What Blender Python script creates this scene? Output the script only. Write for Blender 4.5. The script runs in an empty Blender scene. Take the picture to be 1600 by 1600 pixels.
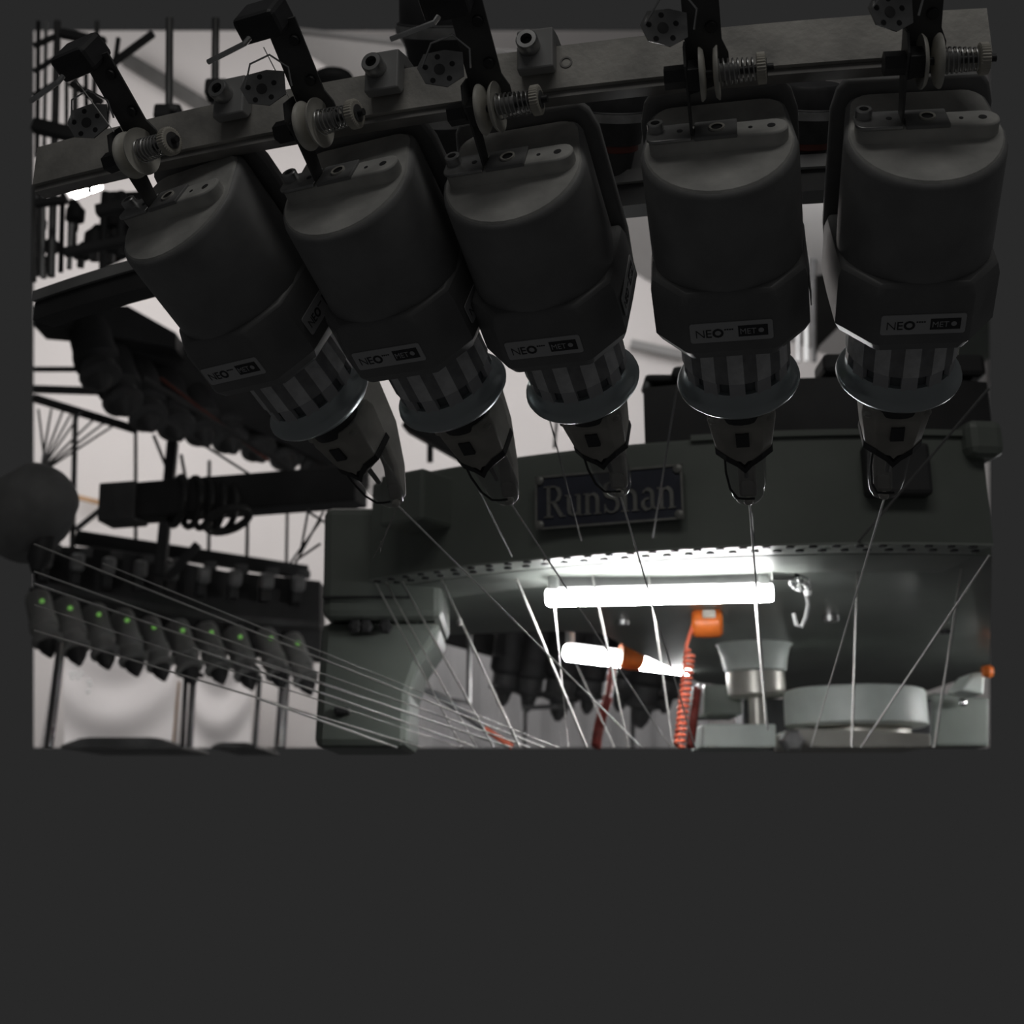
import bpy, bmesh, math, random
from mathutils import Vector, Matrix
random.seed(7)
R = math.radians
col = bpy.context.scene.collection
sc = bpy.context.scene

# ------------------------------------------------------------------ camera
CZ = 1.5                      # camera height above the floor
F = 2100.0                    # focal length in pixels of the 1600 frame
T = R(18)                     # upward tilt
cam_d = bpy.data.cameras.new('camera')
cam = bpy.data.objects.new('camera', cam_d); col.objects.link(cam)
cam.location = (0, 0, CZ); cam.rotation_euler = (R(90) + T, 0, 0)
cam_d.sensor_width = 36; cam_d.lens = F * 36 / 1600
cam_d.shift_y = -192 / 1600   # picture centre lies at (800, 608)
cam_d.clip_start = .02
cam_d.dof.use_dof = True; cam_d.dof.focus_distance = 1.06; cam_d.dof.aperture_fstop = 9.5
sc.camera = cam

# ------------------------------------------------------------------ world, light, exposure
w = bpy.data.worlds.new('dim_hall'); sc.world = w; w.use_nodes = True
w.node_tree.nodes['Background'].inputs[0].default_value = (.0212, .0212, .0212, 1)
w.node_tree.nodes['Background'].inputs[1].default_value = 1
sc.view_settings.view_transform = 'Standard'; sc.view_settings.look = 'None'
sc.view_settings.exposure = 0; sc.view_settings.gamma = 1; sc.view_settings.use_curve_mapping = False

def area(name, loc, target, sx, sy, energy, color=(1, 1, 1)):
    d = bpy.data.lights.new(name, 'AREA'); d.shape = 'RECTANGLE'; d.size = sx; d.size_y = sy
    d.energy = energy; d.color = color
    o = bpy.data.objects.new(name, d); col.objects.link(o); o.location = loc
    o.rotation_euler = (Vector(target) - Vector(loc)).to_track_quat('-Z', 'Y').to_euler()
    return o
# added area lights without fixtures, facing away, to brighten the far wall
area('wall_fill', (-2.3, 5.4, CZ + 2.9), (-2.3, 9, CZ + 2.9), 2.6, 3.4, 65, (1, .965, .95))
area('wall_fill', (.9, 5.6, CZ + 2.7), (.9, 9, CZ + 2.7), 1.4, 1.4, 25, (1, .98, .98))
# faint ceiling lamp above the aisle behind the camera
area('aisle_light', (.15, -.4, CZ + 2.2), (.2, 1.2, CZ + .5), 2.2, .5, 6.0, (1, .98, .94))

# ------------------------------------------------------------------ pixel helpers (1600 x 1600 frame)
ct, st = math.cos(T), math.sin(T)
def ray(x, y):
    a = (x - 800) / F; b = -(y - 608) / F
    return Vector((a, ct - b * st, st + b * ct))
def at(x, y, Y):
    d = ray(x, y); return Vector((0, 0, CZ)) + d * (Y / d.y)
def atz(x, y, h):
    d = ray(x, y); return Vector((0, 0, CZ)) + d * (h / d.z)

# ------------------------------------------------------------------ materials
MATS = {}
def mat(name, color, rough=.5, metal=0., var=.15, scale=30., bump=0., trans=0., alpha=1., emit=0., dust=None, coat=0., ior=None):
    m = bpy.data.materials.new(name); m.use_nodes = True; nt = m.node_tree
    b = nt.nodes['Principled BSDF']
    b.inputs['Roughness'].default_value = rough; b.inputs['Metallic'].default_value = metal
    b.inputs['Transmission Weight'].default_value = trans; b.inputs['Alpha'].default_value = alpha
    b.inputs['Coat Weight'].default_value = coat
    if ior: b.inputs['IOR'].default_value = ior
    c = (*color, 1)
    tc = nt.nodes.new('ShaderNodeTexCoord'); nz = nt.nodes.new('ShaderNodeTexNoise')
    nz.inputs['Scale'].default_value = scale; nz.inputs['Detail'].default_value = 6
    nt.links.new(tc.outputs['Object'], nz.inputs['Vector'])
    rp = nt.nodes.new('ShaderNodeValToRGB')
    lo = tuple(max(0, v * (1 - var)) for v in color); hi = tuple(min(1, v * (1 + var)) for v in color)
    rp.color_ramp.elements[0].color = (*lo, 1); rp.color_ramp.elements[1].color = (*hi, 1)
    rp.color_ramp.elements[0].position = .35; rp.color_ramp.elements[1].position = .65
    if dust:
        rp.color_ramp.elements[1].color = (*dust, 1); rp.color_ramp.elements[0].position = .3; rp.color_ramp.elements[1].position = .72
    nt.links.new(nz.outputs['Fac'], rp.inputs['Fac']); nt.links.new(rp.outputs['Color'], b.inputs['Base Color'])
    if emit:
        b.inputs['Emission Color'].default_value = c; b.inputs['Emission Strength'].default_value = emit
    if bump:
        n2 = nt.nodes.new('ShaderNodeTexNoise'); n2.inputs['Scale'].default_value = scale * 8; n2.inputs['Detail'].default_value = 4
        nt.links.new(tc.outputs['Object'], n2.inputs['Vector'])
        bp = nt.nodes.new('ShaderNodeBump'); bp.inputs['Strength'].default_value = bump; bp.inputs['Distance'].default_value = .002
        nt.links.new(n2.outputs['Fac'], bp.inputs['Height']); nt.links.new(bp.outputs['Normal'], b.inputs['Normal'])
    MATS[name] = m; return m

mat('housing', (.3, .3, .302), .42, var=.12, scale=25, bump=.05)
mat('dusty', (.4, .4, .39), .8, scale=16, dust=(.85, .84, .8), bump=.25)
mat('collar', (.24, .24, .242), .4, var=.1)
mat('label', (.66, .66, .67), .35, var=.05)
mat('ink', (.05, .05, .055), .5, var=.05)
mat('label_light', (.6, .6, .62), .4, var=.05)
mat('yarn_wrap', (.85, .85, .86), .7, var=.12, scale=90, bump=.2)
mat('yarn_wrap_thin', (.33, .33, .34), .6, var=.15, scale=90, bump=.2)
mat('drum', (.16, .17, .18), .35, var=.1)
mat('rib', (.6, .6, .62), .35, var=.1)
mat('flange', (.62, .68, .7), .3, metal=.6, var=.06)
mat('outlet', (.46, .44, .4), .5, var=.12, scale=40)
mat('black', (.045, .045, .048), .45, var=.2)
mat('blackplate', (.1, .1, .1), .5, var=.2, scale=40)
mat('clear', (.3, .3, .3), .12, trans=.0, alpha=.35, var=.05)
mat('sail', (.5, .49, .46), .6, var=.15, scale=35)
mat('steel', (.5, .5, .5), .35, metal=.9, var=.15, scale=60)
mat('bright_steel', (.8, .8, .8), .22, metal=1, var=.1, scale=60)
mat('ceramic', (.72, .7, .64), .4, var=.1, scale=60)
mat('old_plastic', (.62, .59, .52), .5, var=.15, scale=60)
mat('green_lens', (.35, .55, .12), .15, alpha=.75, var=.3, scale=60)
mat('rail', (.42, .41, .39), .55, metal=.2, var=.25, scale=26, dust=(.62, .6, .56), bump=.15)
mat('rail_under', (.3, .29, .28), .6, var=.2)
mat('paint', (.225, .25, .225), .38, var=.12, scale=5, coat=.15)
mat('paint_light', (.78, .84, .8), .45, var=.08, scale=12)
mat('paint_lamplit', (.36, .39, .36), .45, var=.1, scale=12)  # dark crown paint lightened where the near lamp overexposes it
mat('curtain', (.46, .455, .46), .8, var=.08, scale=3)
mat('machine_black', (.05, .05, .052), .6, var=.3, scale=6)
mat('machine_dark', (.11, .11, .112), .55, var=.3, scale=9)
mat('feeder_grey', (.36, .36, .35), .5, var=.2, scale=9)
mat('machine_grey', (.3, .3, .3), .5, var=.2, scale=9)
mat('hub_metal', (.62, .6, .55), .35, metal=.35, var=.08, scale=14)
mat('plate_navy', (.06, .065, .09), .4, var=.15, scale=30)
mat('letter', (.34, .34, .32), .45, metal=.4, var=.15, scale=60)
mat('orange', (.9, .2, .035), .4, var=.2, scale=22)
mat('coral', (.85, .2, .12), .4, var=.12, scale=40)
mat('dark_red', (.3, .06, .05), .45, var=.25, scale=60)
mat('tube', (1, 1, 1), .3, emit=9.)
def led_strip(m):            # diodes face down inside the tube: bright below, weak above
    nt = m.node_tree; g = nt.nodes.new('ShaderNodeNewGeometry'); sx = nt.nodes.new('ShaderNodeSeparateXYZ'); mr = nt.nodes.new('ShaderNodeMapRange')
    nt.links.new(g.outputs['Normal'], sx.inputs[0]); nt.links.new(sx.outputs['Z'], mr.inputs['Value'])
    mr.inputs['From Min'].default_value = -1; mr.inputs['From Max'].default_value = 1
    cr = nt.nodes.new('ShaderNodeValToRGB'); e = cr.color_ramp.elements
    e[0].position, e[0].color = 0, (1, 1, 1, 1); e[1].position, e[1].color = 1, (.016, .016, .016, 1)
    for p_, v in ((.35, .36), (.58, .26), (.82, .04)): q_ = e.new(p_); q_.color = (v, v, v, 1)
    ml = nt.nodes.new('ShaderNodeMath'); ml.operation = 'MULTIPLY'; ml.inputs[1].default_value = 112
    nt.links.new(mr.outputs[0], cr.inputs[0]); nt.links.new(cr.outputs[0], ml.inputs[0])
    nt.links.new(ml.outputs[0], nt.nodes['Principled BSDF'].inputs['Emission Strength'])
led_strip(MATS['tube'])
mat('lamp_white', (.85, .86, .85), .35, var=.03)
mat('wall_paint', (.8, .765, .75), .85, var=.05, scale=.8)
mat('sheet', (.78, .75, .745), .5, var=.06, scale=1.2)
mat('ceiling_paint', (.33, .325, .32), .8, var=.08, scale=1)
mat('beam', (.1, .098, .095), .6, var=.2, scale=5)
mat('wood', (.45, .27, .14), .6, var=.2, scale=10)
mat('post', (.2, .2, .2), .35, metal=.6, var=.25, scale=9)
mat('post_light', (.55, .55, .55), .35, metal=.5, var=.15, scale=9)
mat('yarn', (.6, .59, .575), .7, var=.08, scale=200)
mat('yarn_white', (.95, .94, .92), .6, var=.04, scale=200)
mat('yarn_dim', (.3, .3, .3), .7, var=.08, scale=200)
mat('led', (.3, .75, .16), .3, emit=.32)
mat('cone', (.27, .27, .27), .6, var=.12, scale=20)
mat('cable', (.06, .06, .06), .4, var=.2)
mat('red_band', (.2, .05, .035), .4, var=.2)

# ------------------------------------------------------------------ mesh helpers
def frame(d):
    d = Vector(d).normalized(); a = Vector((0, 0, 1)) if abs(d.z) < .9 else Vector((1, 0, 0))
    x = d.cross(a).normalized(); return x, d.cross(x).normalized(), d
class MB:
    def __init__(s): s.v = []; s.f = []; s.m = []; s.cur = 0
    def quad_rings(s, rings, close=True, cap0=True, cap1=True):
        b = len(s.v); n = len(rings[0])
        for r in rings: s.v += [Vector(p) for p in r]
        for k in range(len(rings) - 1):
            for i in range(n if close else n - 1):
                j = (i + 1) % n
                s.f.append((b + k*n + i, b + k*n + j, b + (k+1)*n + j, b + (k+1)*n + i)); s.m.append(s.cur)
        if cap0: s.f.append(tuple(b + i for i in reversed(range(n)))); s.m.append(s.cur)
        if cap1: s.f.append(tuple(b + (len(rings)-1)*n + i for i in range(n))); s.m.append(s.cur)
        return s
    def box(s, c, size, M=None):
        c = Vector(c); x, y, z = [q / 2 for q in size]
        r = [[Vector((sx*x, sy*y, k*z)) for sx, sy in ((-1,-1),(1,-1),(1,1),(-1,1))] for k in (-1, 1)]
        return s.quad_rings([[c + (M @ p if M else p) for p in q] for q in r])
    def cyl(s, p0, p1, r0, r1=None, n=16, caps=True):
        r1 = r0 if r1 is None else r1; p0, p1 = Vector(p0), Vector(p1); x, y, d = frame(p1 - p0)
        ring = lambda p, r: [p + (x*math.cos(a) + y*math.sin(a)) * r for a in (2*math.pi*i/n for i in range(n))]
        return s.quad_rings([ring(p0, r0), ring(p1, r1)], cap0=caps, cap1=caps)
    def lathe(s, prof, n=32, o=(0,0,0), axis=(0,0,1), cap0=True, cap1=True, ph=0):
        o = Vector(o); x, y, d = frame(axis)
        return s.quad_rings([[o + d*z + (x*math.cos(a) + y*math.sin(a))*r for a in (ph + 2*math.pi*i/n for i in range(n))] for r, z in prof], cap0=cap0, cap1=cap1)
    def tube(s, pts, r, n=8, closed=False):
        pts = [Vector(p) for p in pts]; rings = []; up = None
        for i, p in enumerate(pts):
            if closed: d = pts[(i+1) % len(pts)] - pts[i-1]
            else: d = pts[min(i+1, len(pts)-1)] - pts[max(i-1, 0)]
            d.normalize()
            if up is None: x, y, _ = frame(d)
            else:
                x = (up - d * up.dot(d)).normalized(); y = d.cross(x)
            up = x; rr = r[i] if isinstance(r, (list, tuple)) else r
            rings.append([p + (x*math.cos(a) + y*math.sin(a))*rr for a in (2*math.pi*k/n for k in range(n))])
        if closed: rings.append(rings[0]); return s.quad_rings(rings, cap0=False, cap1=False)
        return s.quad_rings(rings)
    def prism(s, poly, d0, d1):         # poly: list of 3-D points, extruded from +d0 to +d1 (vectors)
        return s.quad_rings([[Vector(p) + Vector(d0) for p in poly], [Vector(p) + Vector(d1) for p in poly]])
    def sphere(s, c, r, n=14, sq=(1,1,1)):
        c = Vector(c); k = n // 2
        rings = []
        for i in range(k + 1):
            a = math.pi * (.02 + .96 * i / k)
            rings.append([c + Vector((math.sin(a)*math.cos(2*math.pi*j/n)*r*sq[0], math.sin(a)*math.sin(2*math.pi*j/n)*r*sq[1], -math.cos(a)*r*sq[2])) for j in range(n)])
        return s.quad_rings(rings)
    def build(s, name, mats, parent=None, smooth=35, bevel=0, world=False):
        me = bpy.data.meshes.new(name)
        vs = s.v
        if parent is not None and world:
            bpy.context.view_layer.update(); inv = parent.matrix_world.inverted(); vs = [inv @ v for v in vs]
        me.from_pydata([tuple(v) for v in vs], [], s.f); me.update()
        bm = bmesh.new(); bm.from_mesh(me); bmesh.ops.recalc_face_normals(bm, faces=bm.faces); bm.to_mesh(me); bm.free()
        mats = mats if isinstance(mats, (list, tuple)) else [mats]
        for m in mats: me.materials.append(MATS[m])
        if len(mats) > 1:
            for p, k in zip(me.polygons, s.m): p.material_index = k
        if smooth:
            me.shade_smooth()
            try: me.set_sharp_from_angle(angle=R(smooth))
            except Exception: pass
        o = bpy.data.objects.new(name, me); col.objects.link(o)
        if parent is not None: o.parent = parent
        if bevel:
            b = o.modifiers.new('bevel', 'BEVEL'); b.width = bevel; b.segments = 2; b.limit_method = 'ANGLE'; b.angle_limit = R(40)
        return o
def tag(o, label, cat, group=None, kind=None):
    o['label'] = label; o['category'] = cat
    if group: o['group'] = group
    if kind: o['kind'] = kind
    return o
def empty(name, loc=(0,0,0), M=None):
    o = bpy.data.objects.new(name, None); col.objects.link(o); o.empty_display_size = .02
    if M is not None: o.matrix_world = M
    else: o.location = loc
    bpy.context.view_layer.update()
    return o
def copy_tree(o, parent=None):
    c = o.copy(); col.objects.link(c); c.parent = parent
    for ch in list(o.children): copy_tree(ch, c)
    return c
def struct(o): o['kind'] = 'structure'; return o
def text_mesh(name, body, size, m, parent, M, depth=.0002, bold=0, xs=1.):
    cu = bpy.data.curves.new(name, 'FONT'); cu.body = body; cu.size = size; cu.extrude = depth; cu.offset = bold
    cu.align_x = 'LEFT'; cu.align_y = 'BOTTOM_BASELINE'; cu.resolution_u = 3
    t = bpy.data.objects.new(name, cu); col.objects.link(t); bpy.context.view_layer.update()
    me = bpy.data.meshes.new_from_object(t.evaluated_get(bpy.context.evaluated_depsgraph_get()))
    bpy.data.objects.remove(t)
    me.transform(M @ Matrix.Diagonal((xs, 1, 1, 1)))
    me.materials.clear(); me.materials.append(MATS[m])
    o = bpy.data.objects.new(name, me); col.objects.link(o); o.parent = parent
    return o
ORD = ['first','second','third','fourth','fifth','sixth','seventh','eighth','ninth','tenth','eleventh','twelfth','thirteenth']
FD = ['leftmost', 'second from the left', 'middle', 'second from the right', 'rightmost']

# ================================================================== SETTING
YW = 8.0
def wall_quad(name, px, Y, m, th=.08):
    pts = [at(x, y, Y) for x, y in px]
    return struct(MB().prism(pts, (0,0,0), (0, th, 0)).build(name, m, smooth=0))
wall_quad('wall_back', [(53, 1168), (1546, 1168), (1546, 48), (53, 48)], YW, 'wall_paint')
# ceiling strip that runs forward, level, from the roof line on the wall
A_, N_ = [], []
for x, y in ((425, 48), (480, 85), (560, 135), (700, 235), (860, 342), (1010, 437), (1160, 505), (1310, 560), (1546, 640)):
    k_ = 1290 - y; q = 1242 / k_
    if x > 800: q = min(q, 746 / (x - 800))
    p = at(x, y, YW - .02); A_.append(p); N_.append(Vector((p.x, p.y / q, p.z)))
m = MB()
m.quad_rings([A_, N_], close=False, cap0=False, cap1=False)
m.quad_rings([[p + Vector((0, 0, .05)) for p in A_], [p + Vector((0, 0, .05)) for p in N_]], close=False, cap0=False, cap1=False)
struct(m.build('ceiling', 'ceiling_paint', smooth=0))

# ================================================================== FOREGROUND FEEDERS
CX, CY = .49, 2.75          # axis of the knitting machine
tops = [(262,305),(528,266),(793,244),(1120,198),(1449,181)]
tips = [(620,788),(797,785),(968,772),(1170,785),(1381,776)]
HT = .4848; LEN = .37
def feeder_matrix(i):
    p = atz(*tops[i], HT); r = ray(*tips[i]); c = Vector((0,0,CZ))
    q0 = p - c; b = r.dot(q0); a_ = r.dot(r); D = b*b - a_*(q0.dot(q0) - LEN*LEN)
    q = c + r * ((b + math.sqrt(D)) / a_)
    ax = (q - p).normalized(); Z = -ax
    inw = Vector((ax.x, ax.y, 0)).normalized()
    Yv = (inw - Z * inw.dot(Z)).normalized(); X = Yv.cross(Z)
    M = Matrix.Identity(4)
    for k, v in enumerate((X, Yv, Z)):
        for j in range(3): M[j][k] = v[j]
    M.translation = p
    return M, q
def dshape(rf=.058, xb=.052, yb=.052, rc=.014, ins=0.):
    pts = []
    for k in range(19):
        a = math.pi + math.pi * k / 18
        pts.append(((rf-ins)*math.cos(a), (rf-ins)*math.sin(a)))
    for k in range(5):
        a = math.pi/2 * k / 4
        pts.append((xb - ins - rc + rc*math.cos(a), yb - ins - rc + rc*math.sin(a)))
    for k in range(5):
        a = math.pi/2 + math.pi/2 * k / 4
        pts.append((-xb + ins + rc + rc*math.cos(a), yb - ins - rc + rc*math.sin(a)))
    return pts
def ztop(y): return -.004 - (.052 - y) * .18
def make_feeder():
    root = empty('yarn_feeder')
    # housing : D-shaped shell, round front and square back
    rings = [[(x, y, ztop(y) - dz) for x, y in dshape(ins=i)] for i, dz in ((.0035, .0008), (.001, .003), (0, .0065))]
    rings.append([(x, y, -.10) for x, y in dshape()])
    rings.append([(x, y, -.114) for x, y in dshape(rf=.0565)])
    MB().quad_rings(rings).build('housing', 'housing', root, 50)
    # dusty top skin
    MB().quad_rings([[(x, y, ztop(y) - .0012) for x, y in dshape(ins=.003)], [(x, y, ztop(y) + .0004) for x, y in dshape(ins=.0042)]]).build('top_cover', 'dusty', root, 40)
    # back plate with rounded rim
    bp = MB()
    prof = [(-.05, .004), (-.056, -.004), (-.06, -.02), (-.06, -.12), (-.056, -.16), (.056, -.16), (.06, -.12), (.06, -.02), (.056, -.004), (.05, .004)]
    bp.prism([(x, .055, z) for x, z in prof], (0,0,0), (0, .009, 0)).build('back_plate', 'housing', root, bevel=.0025)
    # faceted collar
    def octo(s=1., yf=-.061):
        return [(-.034*s, yf), (.034*s, yf), (.0595*s, -.03), (.0605*s, .012), (.0605*s, .05), (-.0605*s, .05), (-.0605*s, .012), (-.0595*s, -.03)]
    cl = MB().quad_rings([[(x*.955, y*.955, -.106) for x, y in octo()], [(x, y, -.117) for x, y in octo()], [(x, y, -.158) for x, y in octo()], [(x*.93, y*.93, -.166) for x, y in octo()], [(x*.8, y*.78, -.172) for x, y in octo()]])
    cl.build('collar', 'collar', root, 25, bevel=.003)
    # labels
    def label(M):
        base = MB(); w_, h_ = .031, .0088
        pts = []
        for cx, cy, a0 in ((w_-.002, h_-.002, 0), (-w_+.002, h_-.002, 90), (-w_+.002, -h_+.002, 180), (w_-.002, -h_+.002, 270)):
            for k in range(4):
                a = R(a0 + 30*k); pts.append(M @ Vector((cx + .002*math.cos(a), cy + .002*math.sin(a), 0)))
        nrm = M.to_3x3() @ Vector((0, 0, 1))
        base.prism(pts, nrm * -.0002, nrm * .0006)
        lo = base.build('label', 'label', root, 0)
        lift = Matrix.Translation((0, 0, .0007))
        text_mesh('lettering', 'N', .0105, 'ink', lo, M @ lift @ Matrix.Translation((-.0275, -.0042, 0)), bold=-.00018)
        text_mesh('lettering', 'E', .0105, 'ink', lo, M @ lift @ Matrix.Translation((-.0198, -.0042, 0)))
        text_mesh('lettering', 'O', .0105, 'ink', lo, M @ lift @ Matrix.Translation((-.0144, -.0042, 0)), bold=.00035)
        bx = MB()
        for k in range(4): bx.box((-.0045 + k*.0018, .0022, 0), (.0013, .0012, .0002))
        for v in range(len(bx.v)): bx.v[v] = M @ lift @ bx.v[v]
        bx.build('small_mark', 'ink', lo, 0)
        b2 = MB().box((.0162, 0, 0), (.022, .0098, .0004))
        for v in range(len(b2.v)): b2.v[v] = M @ lift @ b2.v[v]
        b2.build('badge', 'ink', lo, 0)
        lift2 = Matrix.Translation((0, 0, .0011))
        text_mesh('lettering', 'MET', .0072, 'label_light', lo, M @ lift2 @ Matrix.Translation((.0062, -.0025, 0)), xs=.92)
        d2 = MB().lathe([(.0021, 0), (.0021, .0002)], 14, (.0222, .0002, 0))
        for v in range(len(d2.v)): d2.v[v] = M @ lift2 @ d2.v[v]
        d2.build('badge_dot', 'label_light', lo, 0)
    Mf = Matrix(((1,0,0,0), (0,0,-1,-.0613), (0,1,0,-.1395), (0,0,0,1)))           # faces -Y
    label(Mf)
    Ms = Matrix(((0,0,1,.0608), (1,0,0,.008), (0,1,0,-.1395), (0,0,0,1)))          # faces +X
    label(Ms)
    # storage drum
    MB().lathe([(.039, -.165), (.0385, -.226), (.03, -.235)], 24).build('drum_core', 'drum', root)
    n = 12
    rb = None
    for k in range(n):
        a = 2*math.pi*(k + .0)/n - math.pi/2
        if rb is None:
            mb = MB(); mb.quad_rings([[(.0385, -.0062, -.165), (.0432, -.0062, -.165), (.0432, .0062, -.165), (.0385, .0062, -.165)], [(.0385, -.0062, -.218), (.0425, -.0062, -.218), (.0425, .0062, -.218), (.0385, .0062, -.218)], [(.0385, -.0045, -.228), (.0405, -.0045, -.228), (.0405, .0045, -.228), (.0385, .0045, -.228)]])
            rb = mb.build('rib', 'rib', root, 0); rb.rotation_euler.z = a
        else:
            o = rb.copy(); col.objects.link(o); o.rotation_euler.z = a
    # yarn wound round the drum, taut from rib to rib
    ring = []
    for k in range(n):
        a = 2*math.pi*k/n - math.pi/2; c, s_ = math.cos(a), math.sin(a)
        for t_ in (-.0062, .0062): ring.append((.0437*c - t_*s_, .0437*s_ + t_*c))
    wr = MB(); b = 0
    wr.v = [Vector((x, y, z)) for z in (-.166, -.204) for x, y in ring]; q = len(ring)
    for i in range(q):
        j = (i+1) % q; wr.f.append((i, j, q + j, q + i)); wr.m.append(i % 2)
    wr.build('yarn_winding', ['yarn_wrap', 'yarn_wrap_thin'], root, 0)
    # slotted skirt and flange
    MB().lathe([(.0425, -.216), (.0438, -.2225), (.0478, -.2255), (.0498, -.2275), (.0505, -.2305), (.0495, -.2335), (.0455, -.238), (.036, -.244), (.026, -.247)], 48).build('flange', 'flange', root, 60)
    MB().lathe([(.026, -.244), (.024, -.262)], 24).build('neck', 'black', root)
    # outlet block with arrow-shaped lower edge
    ob = MB()
    def ol(wd, yf, yb, z, zf): return [(-wd, yf*.45, z), (-wd*.62, yf, z), (-.006, yf, (z+zf)/2), (0, yf*1.02, zf), (.006, yf, (z+zf)/2), (wd*.62, yf, z), (wd, yf*.45, z), (wd, yb, z), (-wd, yb, z)]
    ob.quad_rings([ol(.0275, -.02, .022, -.2565, -.2565), ol(.0285, -.0225, .024, -.266, -.266), ol(.0235, -.0185, .02, -.3, -.315)])
    op = ob.build('outlet_block', 'outlet', root, 20, bevel=.0012)
    MB().quad_rings([ol(.0243, -.0192, .0205, -.298, -.3128), ol(.0243, -.0192, .0205, -.3045, -.319)]).build('block_edge', 'black', op, 20)
    MB().box((0, -.0222, -.279), (.011, .003, .014)).build('slot', 'black', op, 0)
    for sx in (-1, 1): MB().sphere((sx*.0225, -.0135, -.2635), .0042, 10, (1.3, 1, .8)).build('ear', 'outlet', op)
    # clear nose hood
    hood = []
    for z, r in ((-.29, .0185), (-.32, .018), (-.345, .0168), (-.358, .0145), (-.366, .0105), (-.3705, .0045)):
        hood.append([(r*math.cos(2*math.pi*k/20), r*.75*math.sin(2*math.pi*k/20), z) for k in range(20)])
    MB().quad_rings(hood, cap0=False).build('nose_hood', 'clear', root, 60)
    MB().tube([(-.0165, -.012, -.3), (-.0168, -.0128, -.322), (-.0145, -.0125, -.342), (-.009, -.0115, -.354), (-.002, -.0112, -.3555), (.006, -.0112, -.3555)], .0011, 6).build('wire_loop', 'black', root)
    MB().cyl((0, -.002, -.30), (0, -.002, -.338), .0028, .0022, 10).build('yarn_tube', 'machine_grey', root)
    MB().lathe([(.0018, 0), (.0042, .0005), (.0045, .002), (.003, .0045)], 14, (0, 0, -.3705)).build('eyelet', 'ceramic', root)
    # rear sail-shaped stop arm
    sp = [(.03, -.185), (.062, -.205), (.074, -.24), (.074, -.275), (.06, -.318), (.034, -.352), (.01, -.371), (.002, -.366), (.022, -.34), (.036, -.3), (.038, -.25), (.032, -.22)]
    MB().prism([(0, y, z) for y, z in sp], (-.008, 0, 0), (.008, 0, 0)).build('stop_arm', 'sail', root, 30, bevel=.003)
    MB().cyl((.012, .047, -.155), (.012, .049, -.215), .011, .0095, 16).build('signal_lens', 'green_lens', root)
    # mounting strip over the top cover
    ms = MB()
    def strip(x0, x1, y0, y1, z0, z1, r0, r1):
        pts = []
        for (cx, cy, r, a0) in ((x1-r1, y1-r1, r1, 0), (x0+r0, y1-r0, r0, 90), (x0+r0, y0+r0, r0, 180), (x1-r1, y0+r1, r1, 270)):
            for k in range(5): a = R(a0 + 22.5*k); pts.append((cx + r*math.cos(a), cy + r*math.sin(a)))
        return [[(x, y, z0) for x, y in pts], [(x, y, z1) for x, y in pts]]
    st_ = MB().quad_rings(strip(-.05, .051, -.0115, .0115, -.022, -.003, .006, .011)).build('mounting_strip', 'dusty', root, 40, bevel=.0015)
    MB().quad_rings(strip(-.0515, -.0185, -.013, .012, -.003, -.0005, .007, .001)).build('metal_tongue', 'steel', st_, 40, bevel=.0006)
    MB().quad_rings(strip(-.0165, .0145, -.0125, .0125, -.004, -.0008, .001, .001)).build('socket_plate', 'collar', st_, 40, bevel=.0006)
    MB().quad_rings([[((r)*math.cos(2*math.pi*k/20), r*math.sin(2*math.pi*k/20), z) for k in range(20)] for r, z in ((.0042, .0004), (.0058, .0008), (.0058, -.001), (.0042, -.001))], cap0=False, cap1=False).build('eyelet_ring', 'ceramic', st_)
    MB().lathe([(.0042, -.0012), (.0042, -.0006)], 16).build('eyelet_bore', 'black', st_)
    scw = MB().lathe([(.0062, -.001), (.0062, .0055), (.0055, .0062), (.0034, .0062), (.0034, .003)], 18, (-.0445, .004, 0), cap1=False).build('screw', 'steel', st_)
    MB().lathe([(.0034, .0028), (.0034, .0034)], 6, (-.0445, .004, 0)).build('screw_socket', 'black', st_)
    for x, r in ((-.027, .0022), (.024, .0016), (.039, .003)): MB().lathe([(r, -.004), (r, -.0002 if x < 0 else -.0026)], 12, (x, 0, 0)).build('hole', 'black', st_)
    # tension arm: a flat strip standing in the radial plane
    dz, dy = .985, .17
    arm = MB()
    def arm_pt(u, v): return (0, dy*u + dz*v, dz*u - dy*v)
    outl = [(-.002, -.007), (.03, -.009), (.05, -.014), (.062, -.006), (.062, .010), (.055, .010), (.03, .011), (-.002, .007)]
    ar = arm.prism([arm_pt(u, v) for u, v in outl], (-.0193, 0, 0), (-.0176, 0, 0)).build('tension_arm', 'blackplate', root, 0)
    MB().prism([(x, *arm_pt(u, .012)[1:]) for x, u in ((-.0185, .022), (.012, .03), (.012, .05), (.008, .06), (.008, .118), (-.0185, .118))], (0, 0, 0), (0, .0016, 0)).build('upper_arm', 'blackplate', ar, 0)
    zc, yc = .041, .002
    ar_x = (1, 0, 0)
    MB().cyl((-.03, yc, zc), (.043, yc, zc), .0028, n=12).build('tension_axle', 'black', ar)
    MB().cyl((-.034, yc, zc), (-.0194, yc, zc), .0085, n=6).build('hex_nut', 'black', ar, 20)
    MB().box((-.012, yc, zc), (.011, .017, .017)).build('bearing_block', 'black', ar, 0, bevel=.001)
    for x0, s in ((-.0045, -1), (.0005, 1)):
        MB().lathe([(.004, 0), (.013, .0006), (.0172, .0002*0+.0012), (.0192, .0032), (.0192, .0042), (.016, .0028), (.0125, .0022), (.0035, .0022)], 32, (x0, yc, zc), (s, 0, 0)).build('tension_disc', 'ceramic', ar, 50)
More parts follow.
